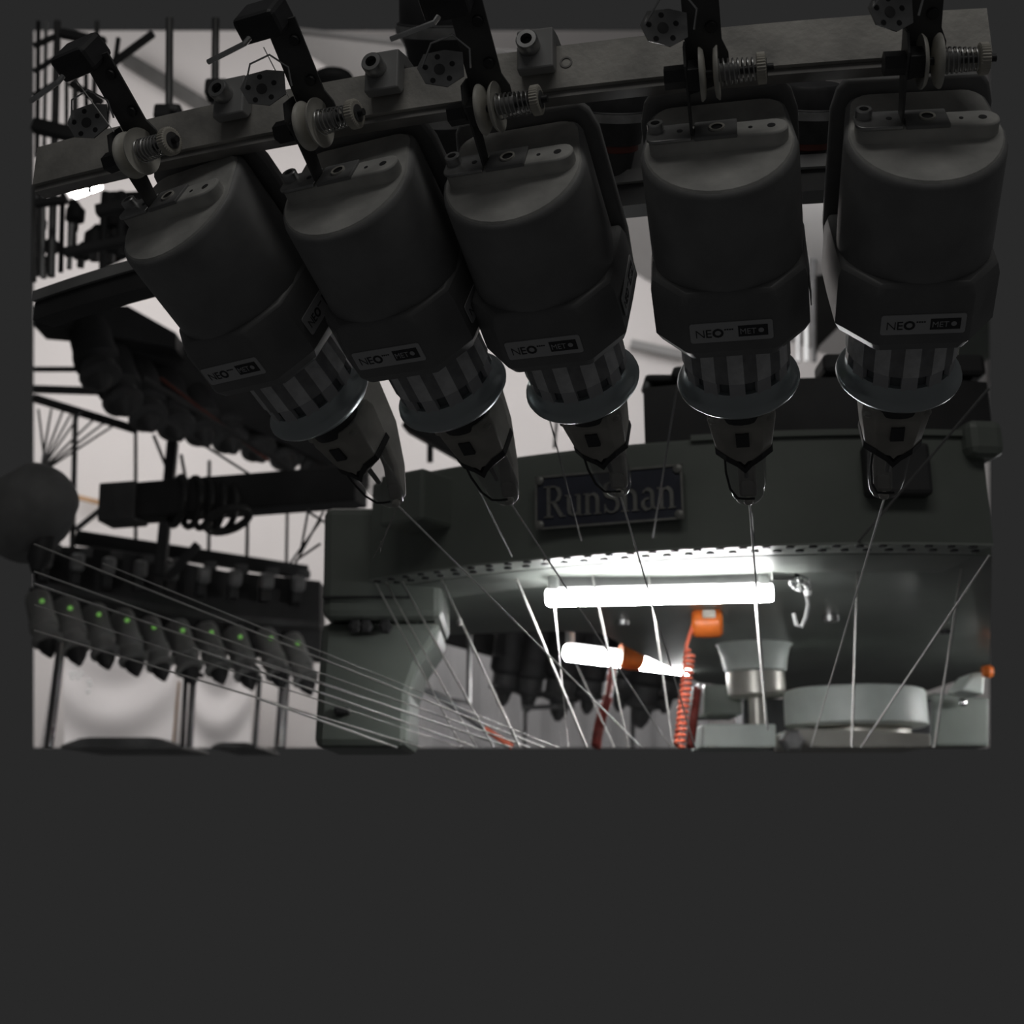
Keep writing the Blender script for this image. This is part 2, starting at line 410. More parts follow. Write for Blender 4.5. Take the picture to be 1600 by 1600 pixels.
    MB().cyl((.004, yc, zc), (.018, yc, zc), .0062, n=16).build('spring_sleeve', 'machine_grey', ar)
    MB().tube([(.004 + .027*k/112, yc + (.0098 - .002*k/112)*math.cos(2*math.pi*k/14), zc + (.0098 - .002*k/112)*math.sin(2*math.pi*k/14)) for k in range(113)], .00062, 5).build('spring', 'steel', ar)
    kn = []
    for z, r in ((0, .0095), (.0006, .0113), (.0062, .0113), (.0068, .0098)):
        kn.append([(.031 + z, yc + (r*(1 if k % 2 else .945))*math.cos(2*math.pi*k/64), zc + (r*(1 if k % 2 else .945))*math.sin(2*math.pi*k/64)) for k in range(64)])
    kb = MB().quad_rings(kn).build('knob', 'old_plastic', ar, 0)
    MB().lathe([(.0068, -.001), (.0068, .0005)], 20, (.038, yc, zc), (1, 0, 0)).build('knob_recess', 'machine_dark', kb)
    for u, v in ((.068, .0), (.1, .0)):
        p = Vector(arm_pt(u, v)); MB().lathe([(.0045, 0), (.004, .003), (.002, .0036)], 12, (.001, p.y + .0125, p.z), (0, -1, 0)).build('rivet', 'black', ar)
    # yarn guide plate with holes
    g = MB(); gc = Vector((-.031, .008, .076)); nx = Vector((.35, -.62, .62)).normalized(); gx, gy, _ = frame(nx)
    def gpt(x, y): return gc + gx*x + gy*y
    ex = Vector((1, 0, 0)); ex = (ex - nx*ex.dot(nx)).normalized(); ey = nx.cross(ex)
    gp2 = lambda x, y: gc + ex*x + ey*y
    hexa = [(.017, -.006), (.017, .012), (.004, .0145), (-.012, .012), (-.0175, .002), (-.012, -.010), (.004, -.0135)]
    g.prism([gp2(x, y) for x, y in hexa], nx*-.0007, nx*.0007)
    gp = g.build('guide_plate', 'steel', ar, 0)
    for k in range(5):
        a = 2*math.pi*k/5 + .4; p = gp2(.0105*math.cos(a) - .001, .0095*math.sin(a)); MB().lathe([(.0021, -.0009), (.0021, .0009)], 10, p, nx).build('hole', 'black', gp)
    MB().lathe([(.0042, -.0011), (.0042, .0011)], 14, gp2(-.001, 0), nx).build('hole', 'machine_dark', gp)
    MB().tube([gp2(-.014, .002), gp2(-.006, .016) + nx*.012, gp2(.01, .02) + nx*.016, gp2(.022, .012) + nx*.008, gp2(.022, 0)], .0008, 6).build('guide_wire', 'bright_steel', ar)
    MB().tube([(-.055, -.004, .112), (-.02, -.002, .117), (-.018, .004, .118)], .0021, 8).build('guide_rod', 'bright_steel', ar)
    MB().box((-.016, .03, .119), (.036, .03, .022)).build('arm_head', 'black', ar, 0, bevel=.004)
    return root
proto = make_feeder()
FDET = ['dark yarn feeder leaning hardest, leftmost of the five big feeders in front',
        'dark yarn feeder with dusty top, second from the left in the front row',
        'dark yarn feeder in the middle of the front row, its tip over the nameplate',
        'dark upright yarn feeder, second from the right in the front row',
        'dark yarn feeder cut by the right edge, rightmost in the front row']
feeders = []; tipw = []
for i in range(5):
    o = proto if i == 0 else copy_tree(proto)
    M, q = feeder_matrix(i); o.matrix_world = M; tipw.append(q)
    tag(o, FDET[i], 'yarn feeder', 'big feeders hanging on the front rail'); feeders.append(o)
bpy.context.view_layer.update()

# ------------------------------------------------------------------ feeder rail
SC = 3.0
RC = Vector((.178*SC, SC, CZ)); RR = .7225*SC; RH = .1745*SC + .004
def arc_theta(px, C, Rr, h):
    best = None
    for k in range(4001):
        th = -1.5 + 3.0*k/4000
        p = Vector((C.x + Rr*math.sin(th), C.y - Rr*math.cos(th), h))
        d = p.y*ct + p.z*st
        if d <= 0: continue
        e = abs(800 + F*p.x/d - px)
        if best is None or e < best[0]: best = (e, th)
    return best[1]
def arc_pt(C, Rr, th, h): return Vector((C.x + Rr*math.sin(th), C.y - Rr*math.cos(th), CZ + h))
def arc_band(C, prof, t0, t1, n=48):       # prof: list of (radius, height) making a closed section
    rings = []
    for k in range(n + 1):
        th = t0 + (t1 - t0)*k/n; rings.append([arc_pt(C, r, th, h) for r, h in prof])
    return MB().quad_rings(rings)
ta, tb = arc_theta(50, RC, RR, RH), arc_theta(1550, RC, RR, RH)
rail = empty('feeder_rail', arc_pt(RC, RR, (ta+tb)/2, RH))
tag(rail, 'long curved grey steel rail carrying the five big feeders', 'rail')
arc_band(RC, [(RR, RH), (RR, RH+.036), (RR-.003, RH+.038), (RR-.016, RH+.038), (RR-.016, RH), (RR-.003, RH-.001)], ta, tb).build('rail_bar', 'rail', rail, 30, world=True)
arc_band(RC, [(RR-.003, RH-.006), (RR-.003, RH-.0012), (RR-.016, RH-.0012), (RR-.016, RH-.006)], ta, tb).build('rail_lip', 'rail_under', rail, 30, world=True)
for px, py in ((886, 100),):
    th = arc_theta(px, RC, RR, RH)
    p = arc_pt(RC, RR, th, RH + .021); nn = Vector((math.sin(th), -math.cos(th), 0))
    MB().lathe([(.0035, -.001), (.0048, -.001), (.0048, .0006), (.0035, .0006)], 16, p, nn, cap0=False, cap1=False).build('rail_hole_ring', 'rail_under', rail, world=True)
cl_lab = ['grey clamp block with socket screw on the rail, leftmost of three', 'grey clamp block with socket screw on the rail, middle of three', 'grey clamp block with socket screw on the rail, rightmost of three']
for i, (px, py) in enumerate(((372, 152), (606, 112), (842, 78))):
    th = arc_theta(px, RC, RR, RH + .03); p = arc_pt(RC, RR, th, 0); d = (p.y*ct + 0)
    nn = Vector((math.sin(th), -math.cos(th), 0)); tt = Vector((math.cos(th), math.sin(th), 0)); uu = Vector((0, 0, 1))
    # height from the pixel row
    r_ = ray(px, py); hh = r_.z / r_.y * (p.y + nn.y*.01)
    M = Matrix.Identity(4)
    for k, v in enumerate((tt, -nn, uu)):
        for j in range(3): M[j][k] = v[j]
    M.translation = Vector((p.x, p.y, CZ + hh))
    c = empty('rail_clamp', M=M); tag(c, cl_lab[i], 'clamp', 'clamps on the feeder rail')
    MB().prism([(0, -.014, .016), (0, .004, .02), (0, .03, .02), (0, .03, .012), (0, .0, .008), (0, 0, -.012), (0, -.004, -.018), (0, -.014, -.018)], (-.014, 0, 0), (.014, 0, 0)).build('clamp_block', 'machine_grey', c, 0, bevel=.0015)
    b_ = MB().lathe([(.0085, .012), (.0085, .024), (.0075, .0255), (.0045, .0255), (.0045, .02)], 20, (-.004, 0, .001), (0, -1, 0), cap1=False).build('socket_screw', 'steel', c)
    MB().lathe([(.0045, .0195), (.0045, .0205)], 6, (-.004, 0, .001), (0, -1, 0)).build('hex_recess', 'black', b_)

# ------------------------------------------------------------------ inner ring behind the feeders
IR_C = Vector((CX, CY, CZ)); 
IR_h, IR_R = .62, 1.40
def fit_ring():
    best = None
    P = ((60, 445), (210, 405), (985, 286), (1280, 276))
    for a in range(12):
        Rr = 1.5 + a*.02
        for b in range(90):
            h = .45 + b*.004; e = 0
            for x, y in P:
                d = ray(x, y); k = h/d.z; X, Y = d.x*k, d.y*k
                e += (math.hypot(X-CX, Y-CY) - Rr)**2
            if best is None or e < best[0]: best = (e, Rr, h)
    return best
_, IR_R, IR_h = fit_ring()
print('inner ring', IR_R, IR_h)
t0, t1 = arc_theta(50, IR_C, IR_R, IR_h), arc_theta(1550, IR_C, IR_R, IR_h)
ir = empty('inner_ring', arc_pt(IR_C, IR_R, (t0+t1)/2, IR_h))
tag(ir, 'curved grey carrier ring seen in the gaps behind the big feeders', 'ring')
arc_band(IR_C, [(IR_R, IR_h), (IR_R, IR_h+.012), (IR_R-.03, IR_h+.012), (IR_R-.03, IR_h)], t0, t1).build('ring_plate', 'machine_grey', ir, 30, world=True)
arc_band(IR_C, [(IR_R-.004, IR_h-.021), (IR_R-.004, IR_h-.0005), (IR_R-.03, IR_h-.0005), (IR_R-.03, IR_h-.021)], t0, t1).build('ring_skirt', 'machine_black', ir, 30, world=True)
arc_band(IR_C, [(IR_R-.015, IR_h+.013), (IR_R-.015, IR_h+.085), (IR_R-.025, IR_h+.085), (IR_R-.025, IR_h+.013)], arc_theta(900, IR_C, IR_R, IR_h), t1).build('ring_backplate', 'machine_grey', ir, 30, world=True)
print('ring fit', IR_R, IR_h)

# round inner feeders on that ring
def inner_feeder(px, py, Y, s, label):
    p = at(px, py, Y); o = empty('inner_feeder', p); tag(o, label, 'yarn feeder', 'round inner feeders behind the front row')
    o.rotation_euler = (R(38), 0, 0); o.scale = (s, s, s)
    MB().lathe([(.02, .07), (.05, .068), (.056, .06), (.057, .03), (.06, .028), (.06, .012), (.056, .008), (.05, -.005), (.046, -.03), (.03, -.034)], 32).build('motor_cap', 'black', o)
    MB().lathe([(.0605, .027), (.062, .022), (.062, .016), (.0605, .012)], 32, cap0=False, cap1=False).build('chrome_band', 'steel', o)
    MB().lathe([(.04, -.03), (.041, -.036), (.041, -.042), (.038, -.044)], 24).build('red_band', 'red_band', o)
    MB().lathe([(.036, -.044), (.03, -.075), (.012, -.11), (.004, -.115)], 20).build('nose', 'machine_black', o)
    MB().box((-.022, -.024, -.068), (.011, .011, .03)).build('chrome_clip', 'bright_steel', o, 0, bevel=.002)
    return o
inner_feeder(962, 196, 1.06, .5, 'round black feeder glimpsed between the middle and second right feeders')
inner_feeder(1262, 192, 1.05, .5, 'round black feeder glimpsed between the two rightmost feeders')
inner_feeder(690, 205, 1.2, .6, 'round black feeder glimpsed between the second and middle feeders')
inner_feeder(690, 70, 1.30, .82, 'round black feeder high above the rail at the top edge')

# ================================================================== KNITTING MACHINE (crown, leg, hub)
CC = Vector((CX, CY, CZ)); R2 = .3766*CY; H2 = .1269*CY
km = empty('knitting_machine', (CX, CY, CZ + .1))
tag(km, 'dark green circular knitting machine crown with nameplate, leg and lit underside', 'machine')
tA, tB = arc_theta(578, CC, R2, H2), arc_theta(1552, CC, R2, H2)
arc_band(CC, [(R2, H2), (R2, H2+.142), (R2-.004, H2+.147), (R2-.03, H2+.147), (R2-.03, H2+.004)], tA, tB, 64).build('crown_rim', 'paint', km, 30, world=True)
arc_band(CC, [(R2+.006, H2+.143), (R2+.006, H2+.151), (R2-.05, H2+.151), (R2-.05, H2+.143)], arc_theta(1080, CC, R2, H2+.14), tB, 40).build('rim_bead', 'paint', km, 30, world=True)
# perforated flange below the rim, holes as short dark bushes
arc_band(CC, [(R2, H2-.003), (R2, H2), (R2-.062, H2), (R2-.062, H2-.003)], tA, tB, 64).build('perforated_flange', 'paint_lamplit', km, 30, world=True)
k = 0; th = tA + .01; hole = None
while th < tB - .01:
    for rr, dth in ((R2-.006, 0), (R2-.032, .0145)):
        p = arc_pt(CC, rr, th + dth, H2 - .0052)
        if hole is None:
            hole = MB().lathe([(.0036, .0032), (.0056, .003), (.0056, 0), (.0036, 0)], 10).build('flange_hole', 'black', km)
            hole.location = p - km.location
        else:
            o = hole.copy(); col.objects.link(o); o.location = p - km.location
    th += .029
# inner lip behind the flange and underside plate
arc_band(CC, [(R2-.062, H2-.004), (R2-.062, H2+.004), (R2-.165, H2+.004), (R2-.165, H2-.009), (R2-.155, H2-.01), (R2-.09, H2-.008)], tA, tB, 64).build('flange_lip', 'paint_lamplit', km, 40, world=True)
under = []
for k in range(41):
    th = tA + (arc_theta(1550, CC, R2 - .08, H2) - tA)*k/40; under.append(arc_pt(CC, R2 - .08, th, H2))
for x, y in ((1546, 1046), (1452, 1079), (1280, 1090), (1092, 1067), (1005, 1024), (940, 990), (880, 986), (800, 988), (690, 992), (630, 965)):
    under.append(atz(x, y, H2))
MB().prism(under, (0,0,0), (0,0,.02)).build('underside_plate', 'paint', km, 0, world=True)
# dark superstructure over the crown
arc_band(CC, [(R2-.12, H2+.15), (R2-.12, H2+.265), (R2-.2, H2+.28), (R2-.2, H2+.15)], arc_theta(975, CC, R2, H2+.2), arc_theta(1550, CC, R2-.12, H2+.2), 48).build('crown_top', 'machine_black', km, 20, world=True)
arc_band(CC, [(R2-.07, H2+.147), (R2-.07, H2+.165), (R2-.15, H2+.165), (R2-.15, H2+.147)], arc_theta(690, CC, R2, H2+.15), arc_theta(1550, CC, R2-.07, H2+.15), 48).build('crown_step', 'machine_black', km, 20, world=True)
for px, w_, h_ in ((1030, .05, .012), (1090, .08, .02), (1190, .1, .025), (1340, .1, .03), (1440, .1, .025), (1510, .06, .035)):
    th = arc_theta(px, CC, R2-.15, H2+.23); p = arc_pt(CC, R2-.16, th, H2+.275+h_/2)
    MB().box(p, (w_, .07, h_)).build('crown_block', 'machine_black', km, 0, bevel=.008, world=True)
# boxes bolted to the rim
def rim_box(px, py, w_, d_, h_, m, off=0.):
    th = arc_theta(px, CC, R2, H2+.1); nn = Vector((math.sin(th), -math.cos(th), 0)); p = arc_pt(CC, R2, th, 0)
    r_ = ray(px, py); hh = r_.z/r_.y*p.y; p.z = CZ + hh; p += nn*off
    tt = Vector((math.cos(th), math.sin(th), 0)); M = Matrix.Identity(3)
    for k, v in enumerate((tt, nn, Vector((0,0,1)))):
        for j in range(3): M[j][k] = v[j]
    return MB().box(p, (w_, d_, h_), M), p, M
b_, p_, M_ = rim_box(1396, 738, .085, .05, .07, 'black'); b_.build('terminal_box', 'machine_black', km, 0, bevel=.006, world=True)
b_, p_, M_ = rim_box(672, 790, .08, .09, .075, 'paint', .02); b_.build('rim_bracket', 'paint', km, 0, bevel=.005, world=True)
b_, p_, M_ = rim_box(1535, 690, .05, .05, .05, 'paint', .0); b_.build('rim_lug', 'paint', km, 0, bevel=.012, world=True)

# nameplate with raised lettering
b_, p_, M_ = rim_box(953, 780, .205, .006, .074, 'plate_navy', .008)
npl = b_.build('nameplate', 'plate_navy', km, 0, bevel=.001, world=True)
fr = MB()
def plate_pt(x, z, o): return p_ + M_ @ Vector((x, o, z))
for x, z, sx, sz in ((0, .036, .207, .003), (0, -.036, .207, .003), (-.102, 0, .003, .074), (.102, 0, .003, .074)):
    fr.box(plate_pt(x, z, .0035), (sx, .003, sz), M_)
fr.build('plate_border', 'letter', npl, 0, world=True)
for x, z in ((-.097, .031), (.097, .031), (-.097, -.031), (.097, -.031)):
    MB().lathe([(.0062, 0), (.006, .003), (.003, .0045)], 14, plate_pt(x, z, .003), M_ @ Vector((0, 1, 0))).build('plate_screw', 'letter', npl, world=True)
LH = .042
def stroke(mb, pts, ws, flip=False):
    # flat ribbon with thickness along a 2-D path in plate space
    n = len(pts); L_, R_ = [], []
    for i in range(n):
        a_ = Vector(pts[max(0, i-1)]); b2 = Vector(pts[min(n-1, i+1)]); d = (b2 - a_).normalized(); nn = Vector((-d.y, d.x)); wd = ws[i] if isinstance(ws, (list, tuple)) else ws
        q = Vector(pts[i]); L_.append(q + nn*wd/2); R_.append(q - nn*wd/2)
    rings = [[plate_pt(l.x, l.y, .003), plate_pt(r.x, r.y, .003), plate_pt(r.x, r.y, .0052), plate_pt(l.x, l.y, .0052)] for l, r in zip(L_, R_)]
    mb.quad_rings(rings)
def earc(cx, cy, rx, ry, a0, a1, n=12): return [(cx + rx*math.cos(R(a0 + (a1-a0)*k/n)), cy + ry*math.sin(R(a0 + (a1-a0)*k/n))) for k in range(n+1)]
def letter(ch, x, y, h):
    mb = MB(); W = .0052; N = .0026
    xh = h*.66
    sf = lambda cx, yy, wd=.013: stroke(mb, [(cx - wd/2, yy), (cx + wd/2, yy)], .0018)
    if ch == 'R':
        stroke(mb, [(x+.006, y), (x+.006, y+h)], W); sf(x+.006, y); sf(x+.004, y+h, .009)
        stroke(mb, [(x+.006, y+h)] + earc(x+.013, y+h*.74, .009, h*.26, 90, -90) + [(x+.006, y+h*.48)], [N]*4 + [W]*7 + [N]*4)
        stroke(mb, [(x+.013, y+h*.48), (x+.024, y+.001)], W); sf(x+.026, y, .008); wd = .03
    elif ch == 'u':
        stroke(mb, [(x+.004, y+xh), (x+.004, y+xh*.35)] + earc(x+.0105, y+xh*.3, .0065, xh*.28, 180, 350), [W]*6 + [N]*9)
        stroke(mb, [(x+.018, y+xh), (x+.018, y)], W); sf(x+.002, y+xh, .007); sf(x+.016, y+xh, .007); sf(x+.02, y, .006); wd = .025
    elif ch == 'n' or ch == 'h':
        top = xh if ch == 'n' else h
        stroke(mb, [(x+.004, y), (x+.004, y+top)], W); sf(x+.004, y, .01); sf(x+.002, y+top, .007)
        stroke(mb, earc(x+.0115, y+xh*.68, .0065, xh*.3, 160, 0) + [(x+.018, y)], [N]*6 + [W]*8); sf(x+.018, y, .01); wd = .025
    elif ch == 'S':
        stroke(mb, earc(x+.011, y+h*.75, .0085, h*.24, 20, 250) + earc(x+.0115, y+h*.25, .009, h*.25, 80, -160), [N]*6 + [W]*14 + [N]*6)
        stroke(mb, [(x+.019, y+h*.98), (x+.019, y+h*.72)], .0018); stroke(mb, [(x+.0025, y+h*.28), (x+.0025, y)], .0018); wd = .025
    elif ch == 'a':
        stroke(mb, earc(x+.009, y+xh*.72, .0065, xh*.26, 160, 0) + [(x+.0155, y+xh*.15), (x+.0195, y)], [N]*5 + [W]*8 + [W, N])
        stroke(mb, earc(x+.009, y+xh*.27, .0066, xh*.27, 70, 340), [N]*4 + [W]*5 + [N]*4); wd = .0225
    mb.build('letter', 'letter', npl, 0, world=True)
    return x + wd + .0012
x = -.09
for i, ch in enumerate('RunShan'): x = letter(ch, x, -.021 + .0, LH)

# leg column with haunch
def px_prism(name, px, Y0, Y1, m, parent, bevel=.01):
    pts = [at(x, y, Y0) for x, y in px]
    return MB().prism(pts, (0,0,0), (0, Y1 - Y0, 0)).build(name, m, parent, 0, bevel=bevel, world=True)
px_prism('leg_upper', [(503, 966), (690, 966), (690, 905), (640, 838), (640, 792), (506, 792)], 2.02, 2.3, 'paint', km, .012)
px_prism('leg_shaft', [(490, 1168), (637, 1168), (640, 1085), (655, 1040), (682, 1000), (690, 972), (502, 972)], 2.05, 2.28, 'paint', km, .012)
px_prism('leg_seam', [(504, 934), (640, 934), (640, 931), (504, 931)], 2.012, 2.03, 'machine_black', km, .0)
for x_ in (556, 573, 603): 
    p = at(x_, 980, 2.045); MB().lathe([(.011, 0), (.011, .014), (.006, .016)], 6, p, (0, -1, 0)).build('leg_bolt', 'machine_black', km, 0, world=True)
px_prism('leg_plate', [(522, 1116), (546, 1116), (546, 1104), (522, 1104)], 2.035, 2.06, 'machine_black', km, .003)
px_prism('under_bracket', [(655, 972), (695, 972), (695, 938), (655, 938)], 2.32, 2.38, 'paint_light', km, .004)
# hub under the crown
hp = lambda y: ray(1180, y).z/ray(1180, y).y*CY
hubc = Vector((CX, CY, CZ))
MB().lathe([(.08, H2+.002), (.072, H2-.006), (.066, hp(1052)+.03), (.062, hp(1052)+.004), (.05, hp(1052))], 36, hubc).build('hub_boss', 'paint_light', km, 50, world=True)
MB().lathe([(.058, hp(1052)), (.058, hp(1086)), (.05, hp(1090))], 32, hubc).build('hub_collar', 'hub_metal', km, world=True)
MB().lathe([(.018, hp(1088)), (.018, hp(1136))], 20, hubc).build('hub_shaft', 'hub_metal', km, world=True)
px_prism('hub_block', [(1098, 1168), (1213, 1168), (1213, 1131), (1098, 1131)], 2.66, 2.84, 'paint_light', km, .004)
px_prism('hub_side_plate', [(1091, 1118), (1099, 1118), (1099, 1068), (1091, 1068)], 2.68, 2.8, 'lamp_white', km, .002)
px_prism('hub_back_box', [(1100, 1117), (1160, 1117), (1160, 1070), (1100, 1070)], 2.8, 2.95, 'paint', km, .004)
px_prism('hub_backing', [(1160, 1168), (1456, 1168), (1456, 1092), (1160, 1092)], 3.0, 3.1, 'machine_black', km, .004)
gc_ = at(1335, 1100, 2.72)
hz = lambda y, Y: ray(1335, y).z/ray(1335, y).y*Y
MB().lathe([(.125, hz(1068, 2.6)), (.136, hz(1071, 2.6)), (.138, hz(1076, 2.6)), (.138, hz(1126, 2.6)), (.132, hz(1130, 2.6))], 48, (gc_.x, 2.72, CZ)).build('gear_housing', 'paint_light', km, 40, world=True)
MB().lathe([(.095, hz(1128, 2.62)), (.095, hz(1146, 2.62))], 32, (gc_.x + .01, 2.72, CZ)).build('gear_neck', 'hub_metal', km, world=True)
px_prism('gear_base', [(1240, 1168), (1456, 1168), (1454, 1146), (1240, 1137)], 2.6, 2.8, 'hub_metal', km, .004)
MB().lathe([(.022, 0), (.022, .03), (.016, .034)], 6, at(1235, 1158, 2.58), (0, -1, 0)).build('gear_bolt', 'steel', km, 0, world=True)
MB().lathe([(.005, 0), (.005, .004)], 10, at(1430, 1100, 2.66), (.6, -.8, 0)).build('gear_hole', 'black', km, world=True)
px_prism('far_foot', [(1500, 1078), (1538, 1086), (1540, 1050), (1520, 1050)], 2.9, 3.0, 'paint_light', km, .006)
px_prism('far_leg', [(1456, 1166), (1546, 1166), (1546, 1090), (1456, 1082)], 3.1, 3.2, 'paint', km, .006)
MB().lathe([(.01, 0), (.009, .01), (.004, .013)], 12, at(1503, 1098, 3.08), (0, -1, 0)).build('far_bolt', 'bright_steel', km, world=True)
MB().lathe([(.014, 0), (.014, .01), (.008, .012)], 14, atz(1298, 962, H2), (0, 0, -1)).build('underside_bolt', 'steel', km, world=True)
MB().lathe([(.012, 0), (.012, .006)], 14, atz(1478, 985, H2), (0, 0, -1)).build('underside_plug', 'black', km, world=True)
MB().lathe([(.012, 0), (.012, .008)], 14, atz(973, 970, H2), (0, 0, -1)).build('underside_plug', 'steel', km, world=True)

# ------------------------------------------------------------------ tube lamps under the crown
def tube_lamp(a_, b_, r, label, hang, plate=True):
    a_, b_ = Vector(a_), Vector(b_); o = empty('tube_lamp', (a_ + b_)/2); tag(o, label, 'lamp', 'tube lamps under the crown')
    d = (b_ - a_).normalized(); x, y, _ = frame(d)
    pr = [(r*.55, -.004), (r*.85, -.002), (r, .004)]; L = (b_ - a_).length
    MB().lathe([(r*.5, 0), (r*.85, .002), (r, .007), (r, L-.03)], 28, a_, d).build('tube', 'tube', o, 60, world=True)
    MB().lathe([(r*1.02, L-.03), (r*1.02, L-.008), (r*.9, L)], 28, a_, d).build('end_cap', 'tube', o, 60, world=True)
    side = d.cross(Vector((0,0,1))).normalized()
    for q in (a_ + d*.012, b_ - d*.012):
        M = Matrix((d, side, Vector((0,0,1)))).transposed()
        MB().box(q + Vector((0,0,hang*.5 + r*.3)), (.016, .02, hang + r*.6), M).build('bracket', 'lamp_white', o, 0, bevel=.004, world=True)
    if plate:
        M = Matrix((d, side, Vector((0,0,1)))).transposed()
        MB().box((a_+b_)/2 + Vector((0,0,(hang + r*.9)*.5 + r*.15)), (L*.9, .006, hang - r*.6), M).build('back_plate', 'machine_grey', o, 0, world=True)
        for k in (.22, .78): MB().box(a_.lerp(b_, k) + Vector((0,0,hang*.7)) - side*0, (.012, .012, .02), M).build('clip', 'machine_grey', o, 0, world=True)
    return o
lz = .318
tube_lamp(atz(852, 933, .312), atz(1207, 925, .312+.004), .0138, 'bright white tube lamp under the near edge of the crown', .03)
f0 = at(884, 1018, 3.1); f1 = at(1075, 1042, 3.25)
tube_lamp(f0, f1, .0205, 'bright white tube lamp on the far side, with orange fitting', .05, False)
tube_lamp((CX + .86, 2.55, CZ + .3), (CX + .92, 2.95, CZ + .3), .0162, 'added tube lamp under the right side of the crown, unseen past the edge', .03)  # out of view, added to help light the hub
# cable and connector beside the near lamp
cb = empty('lamp_plug', atz(1235, 905, .325)); tag(cb, 'white cable plug at the right end of the near tube lamp', 'plug')
q0 = atz(1206, 900, .325)
MB().cyl(q0, q0 + Vector((.03, .0, -.001)), .006, .0048, 12).build('plug_body', 'lamp_white', cb, world=True)
MB().tube([atz(1228, 901, .325), atz(1245, 899, .328), atz(1262, 906, .328), atz(1266, 925, .326)], .0028, 8).build('cable', 'black', cb, world=True)
for k in range(9):
    p = atz(1240 + 9*math.sin(k*1.9) + k*2.2, 908 + k*1.6 + 5*math.cos(k*2.3), .322); MB().sphere(p, .0042 + .0012*(k % 3), 8).build('wire_nut', 'lamp_white', cb, world=True)
lp = empty('cable_hook', atz(1250, 960, .33)); tag(lp, 'dark looped cable end hanging right of the near tube lamp', 'cable')
pp = [at(1259, 925, 1.98), at(1263, 945, 1.98), at(1259, 965, 1.97), at(1252, 980, 1.97), at(1245, 977, 1.97), at(1240, 958, 1.97)]
MB().tube(pp, .0032, 8).build('cable', 'machine_grey', lp, world=True)

# ------------------------------------------------------------------ orange reels and coiled hoses
def coil(a_, b_, rad, wire, turns, bend=(0,0,0), n=12):
    a_, b_ = Vector(a_), Vector(b_); x, y, d = frame(b_ - a_); pts = []
    for k in range(turns*n + 1):
        t_ = k/(turns*n); c = a_.lerp(b_, t_) + Vector(bend)*math.sin(math.pi*t_); an = 2*math.pi*k/n
        pts.append(c + (x*math.cos(an) + y*math.sin(an))*rad)
    return MB().tube(pts, wire, 6)
def reel(c, r, label, ax):
    o = empty('hose_reel', c); tag(o, label, 'hose reel', 'orange reels under the crown')
    MB().lathe([(r*.8, -.026), (r, -.02), (r*1.04, -.006), (r*1.04, .006), (r, .02), (r*.8, .026)], 12, c, ax).build('reel_body', 'orange', o, 30, world=True)
    return o
rc = at(1105, 974, 2.3)
o = reel(rc, .024, 'orange plastic reel hanging below the near lamp', (1, -.15, 0))
MB().box(rc + Vector((.0, -.024, .012)), (.022, .012, .014)).build('reel_window', 'old_plastic', o, 0, bevel=.002, world=True)
MB().tube([at(1086, 968, 2.29), at(1080, 985, 2.29), at(1073, 1008, 2.28), at(1072, 1014, 2.28), at(1079, 1018, 2.28)], .0035, 8).build('hose_lead', 'coral', o, world=True)
coil(at(1078, 1018, 2.28), at(1061, 1168, 2.24), .0075, .003, 17).build('coiled_hose', 'coral', o, world=True)
rc2 = at(986, 1025, 3.05)
o = reel(rc2, .03, 'orange fitting clipped round the far tube lamp', (1, .2, -.1))
hs = empty('coiled_hose', at(950, 1100, 3.0)); tag(hs, 'thin dark red coiled hose hanging below the far lamp', 'hose')
coil(at(958, 1040, 3.0), at(950, 1090, 3.0), .007, .003, 9).build('upper_coil', 'dark_red', hs, world=True)
coil(at(950, 1090, 3.0), at(931, 1168, 2.98), .0085, .004, 16, (-.004, 0, 0)).build('lower_coil', 'dark_red', hs, world=True)
hs = empty('coiled_hose', at(1085, 1100, 2.6)); tag(hs, 'pale red coiled hose hanging beside the hub block', 'hose')
coil(at(1090, 1075, 2.62), at(1078, 1168, 2.6), .0062, .0028, 22).build('coil', 'dark_red', hs, world=True)
oc = empty('hose_reel', at(1543, 1050, 2.9)); tag(oc, 'orange reel cut by the right edge beside the far leg', 'hose reel', 'orange reels under the crown')
MB().lathe([(.011, -.01), (.014, 0), (.011, .01)], 12, at(1543, 1049, 2.88), (1, 0, 0)).build('reel_body', 'orange', oc, 30, world=True)
# braided orange rope lying across the yarns
rp = empty('rope', at(740, 1120, 2.4)); tag(rp, 'frayed brown and orange cord slanting down beside the leg', 'cord')
MB().tube([at(645, 1070, 2.5), at(690, 1090, 2.48), at(735, 1122, 2.45), at(768, 1145, 2.43)], [.006, .007, .0075, .007], 8).build('cord_dark', 'machine_grey', rp, world=True)
MB().tube([at(758, 1139, 2.425), at(778, 1152, 2.41), at(800, 1166, 2.4)], [.005, .0055, .006], 8).build('cord_orange', 'coral', rp, world=True)

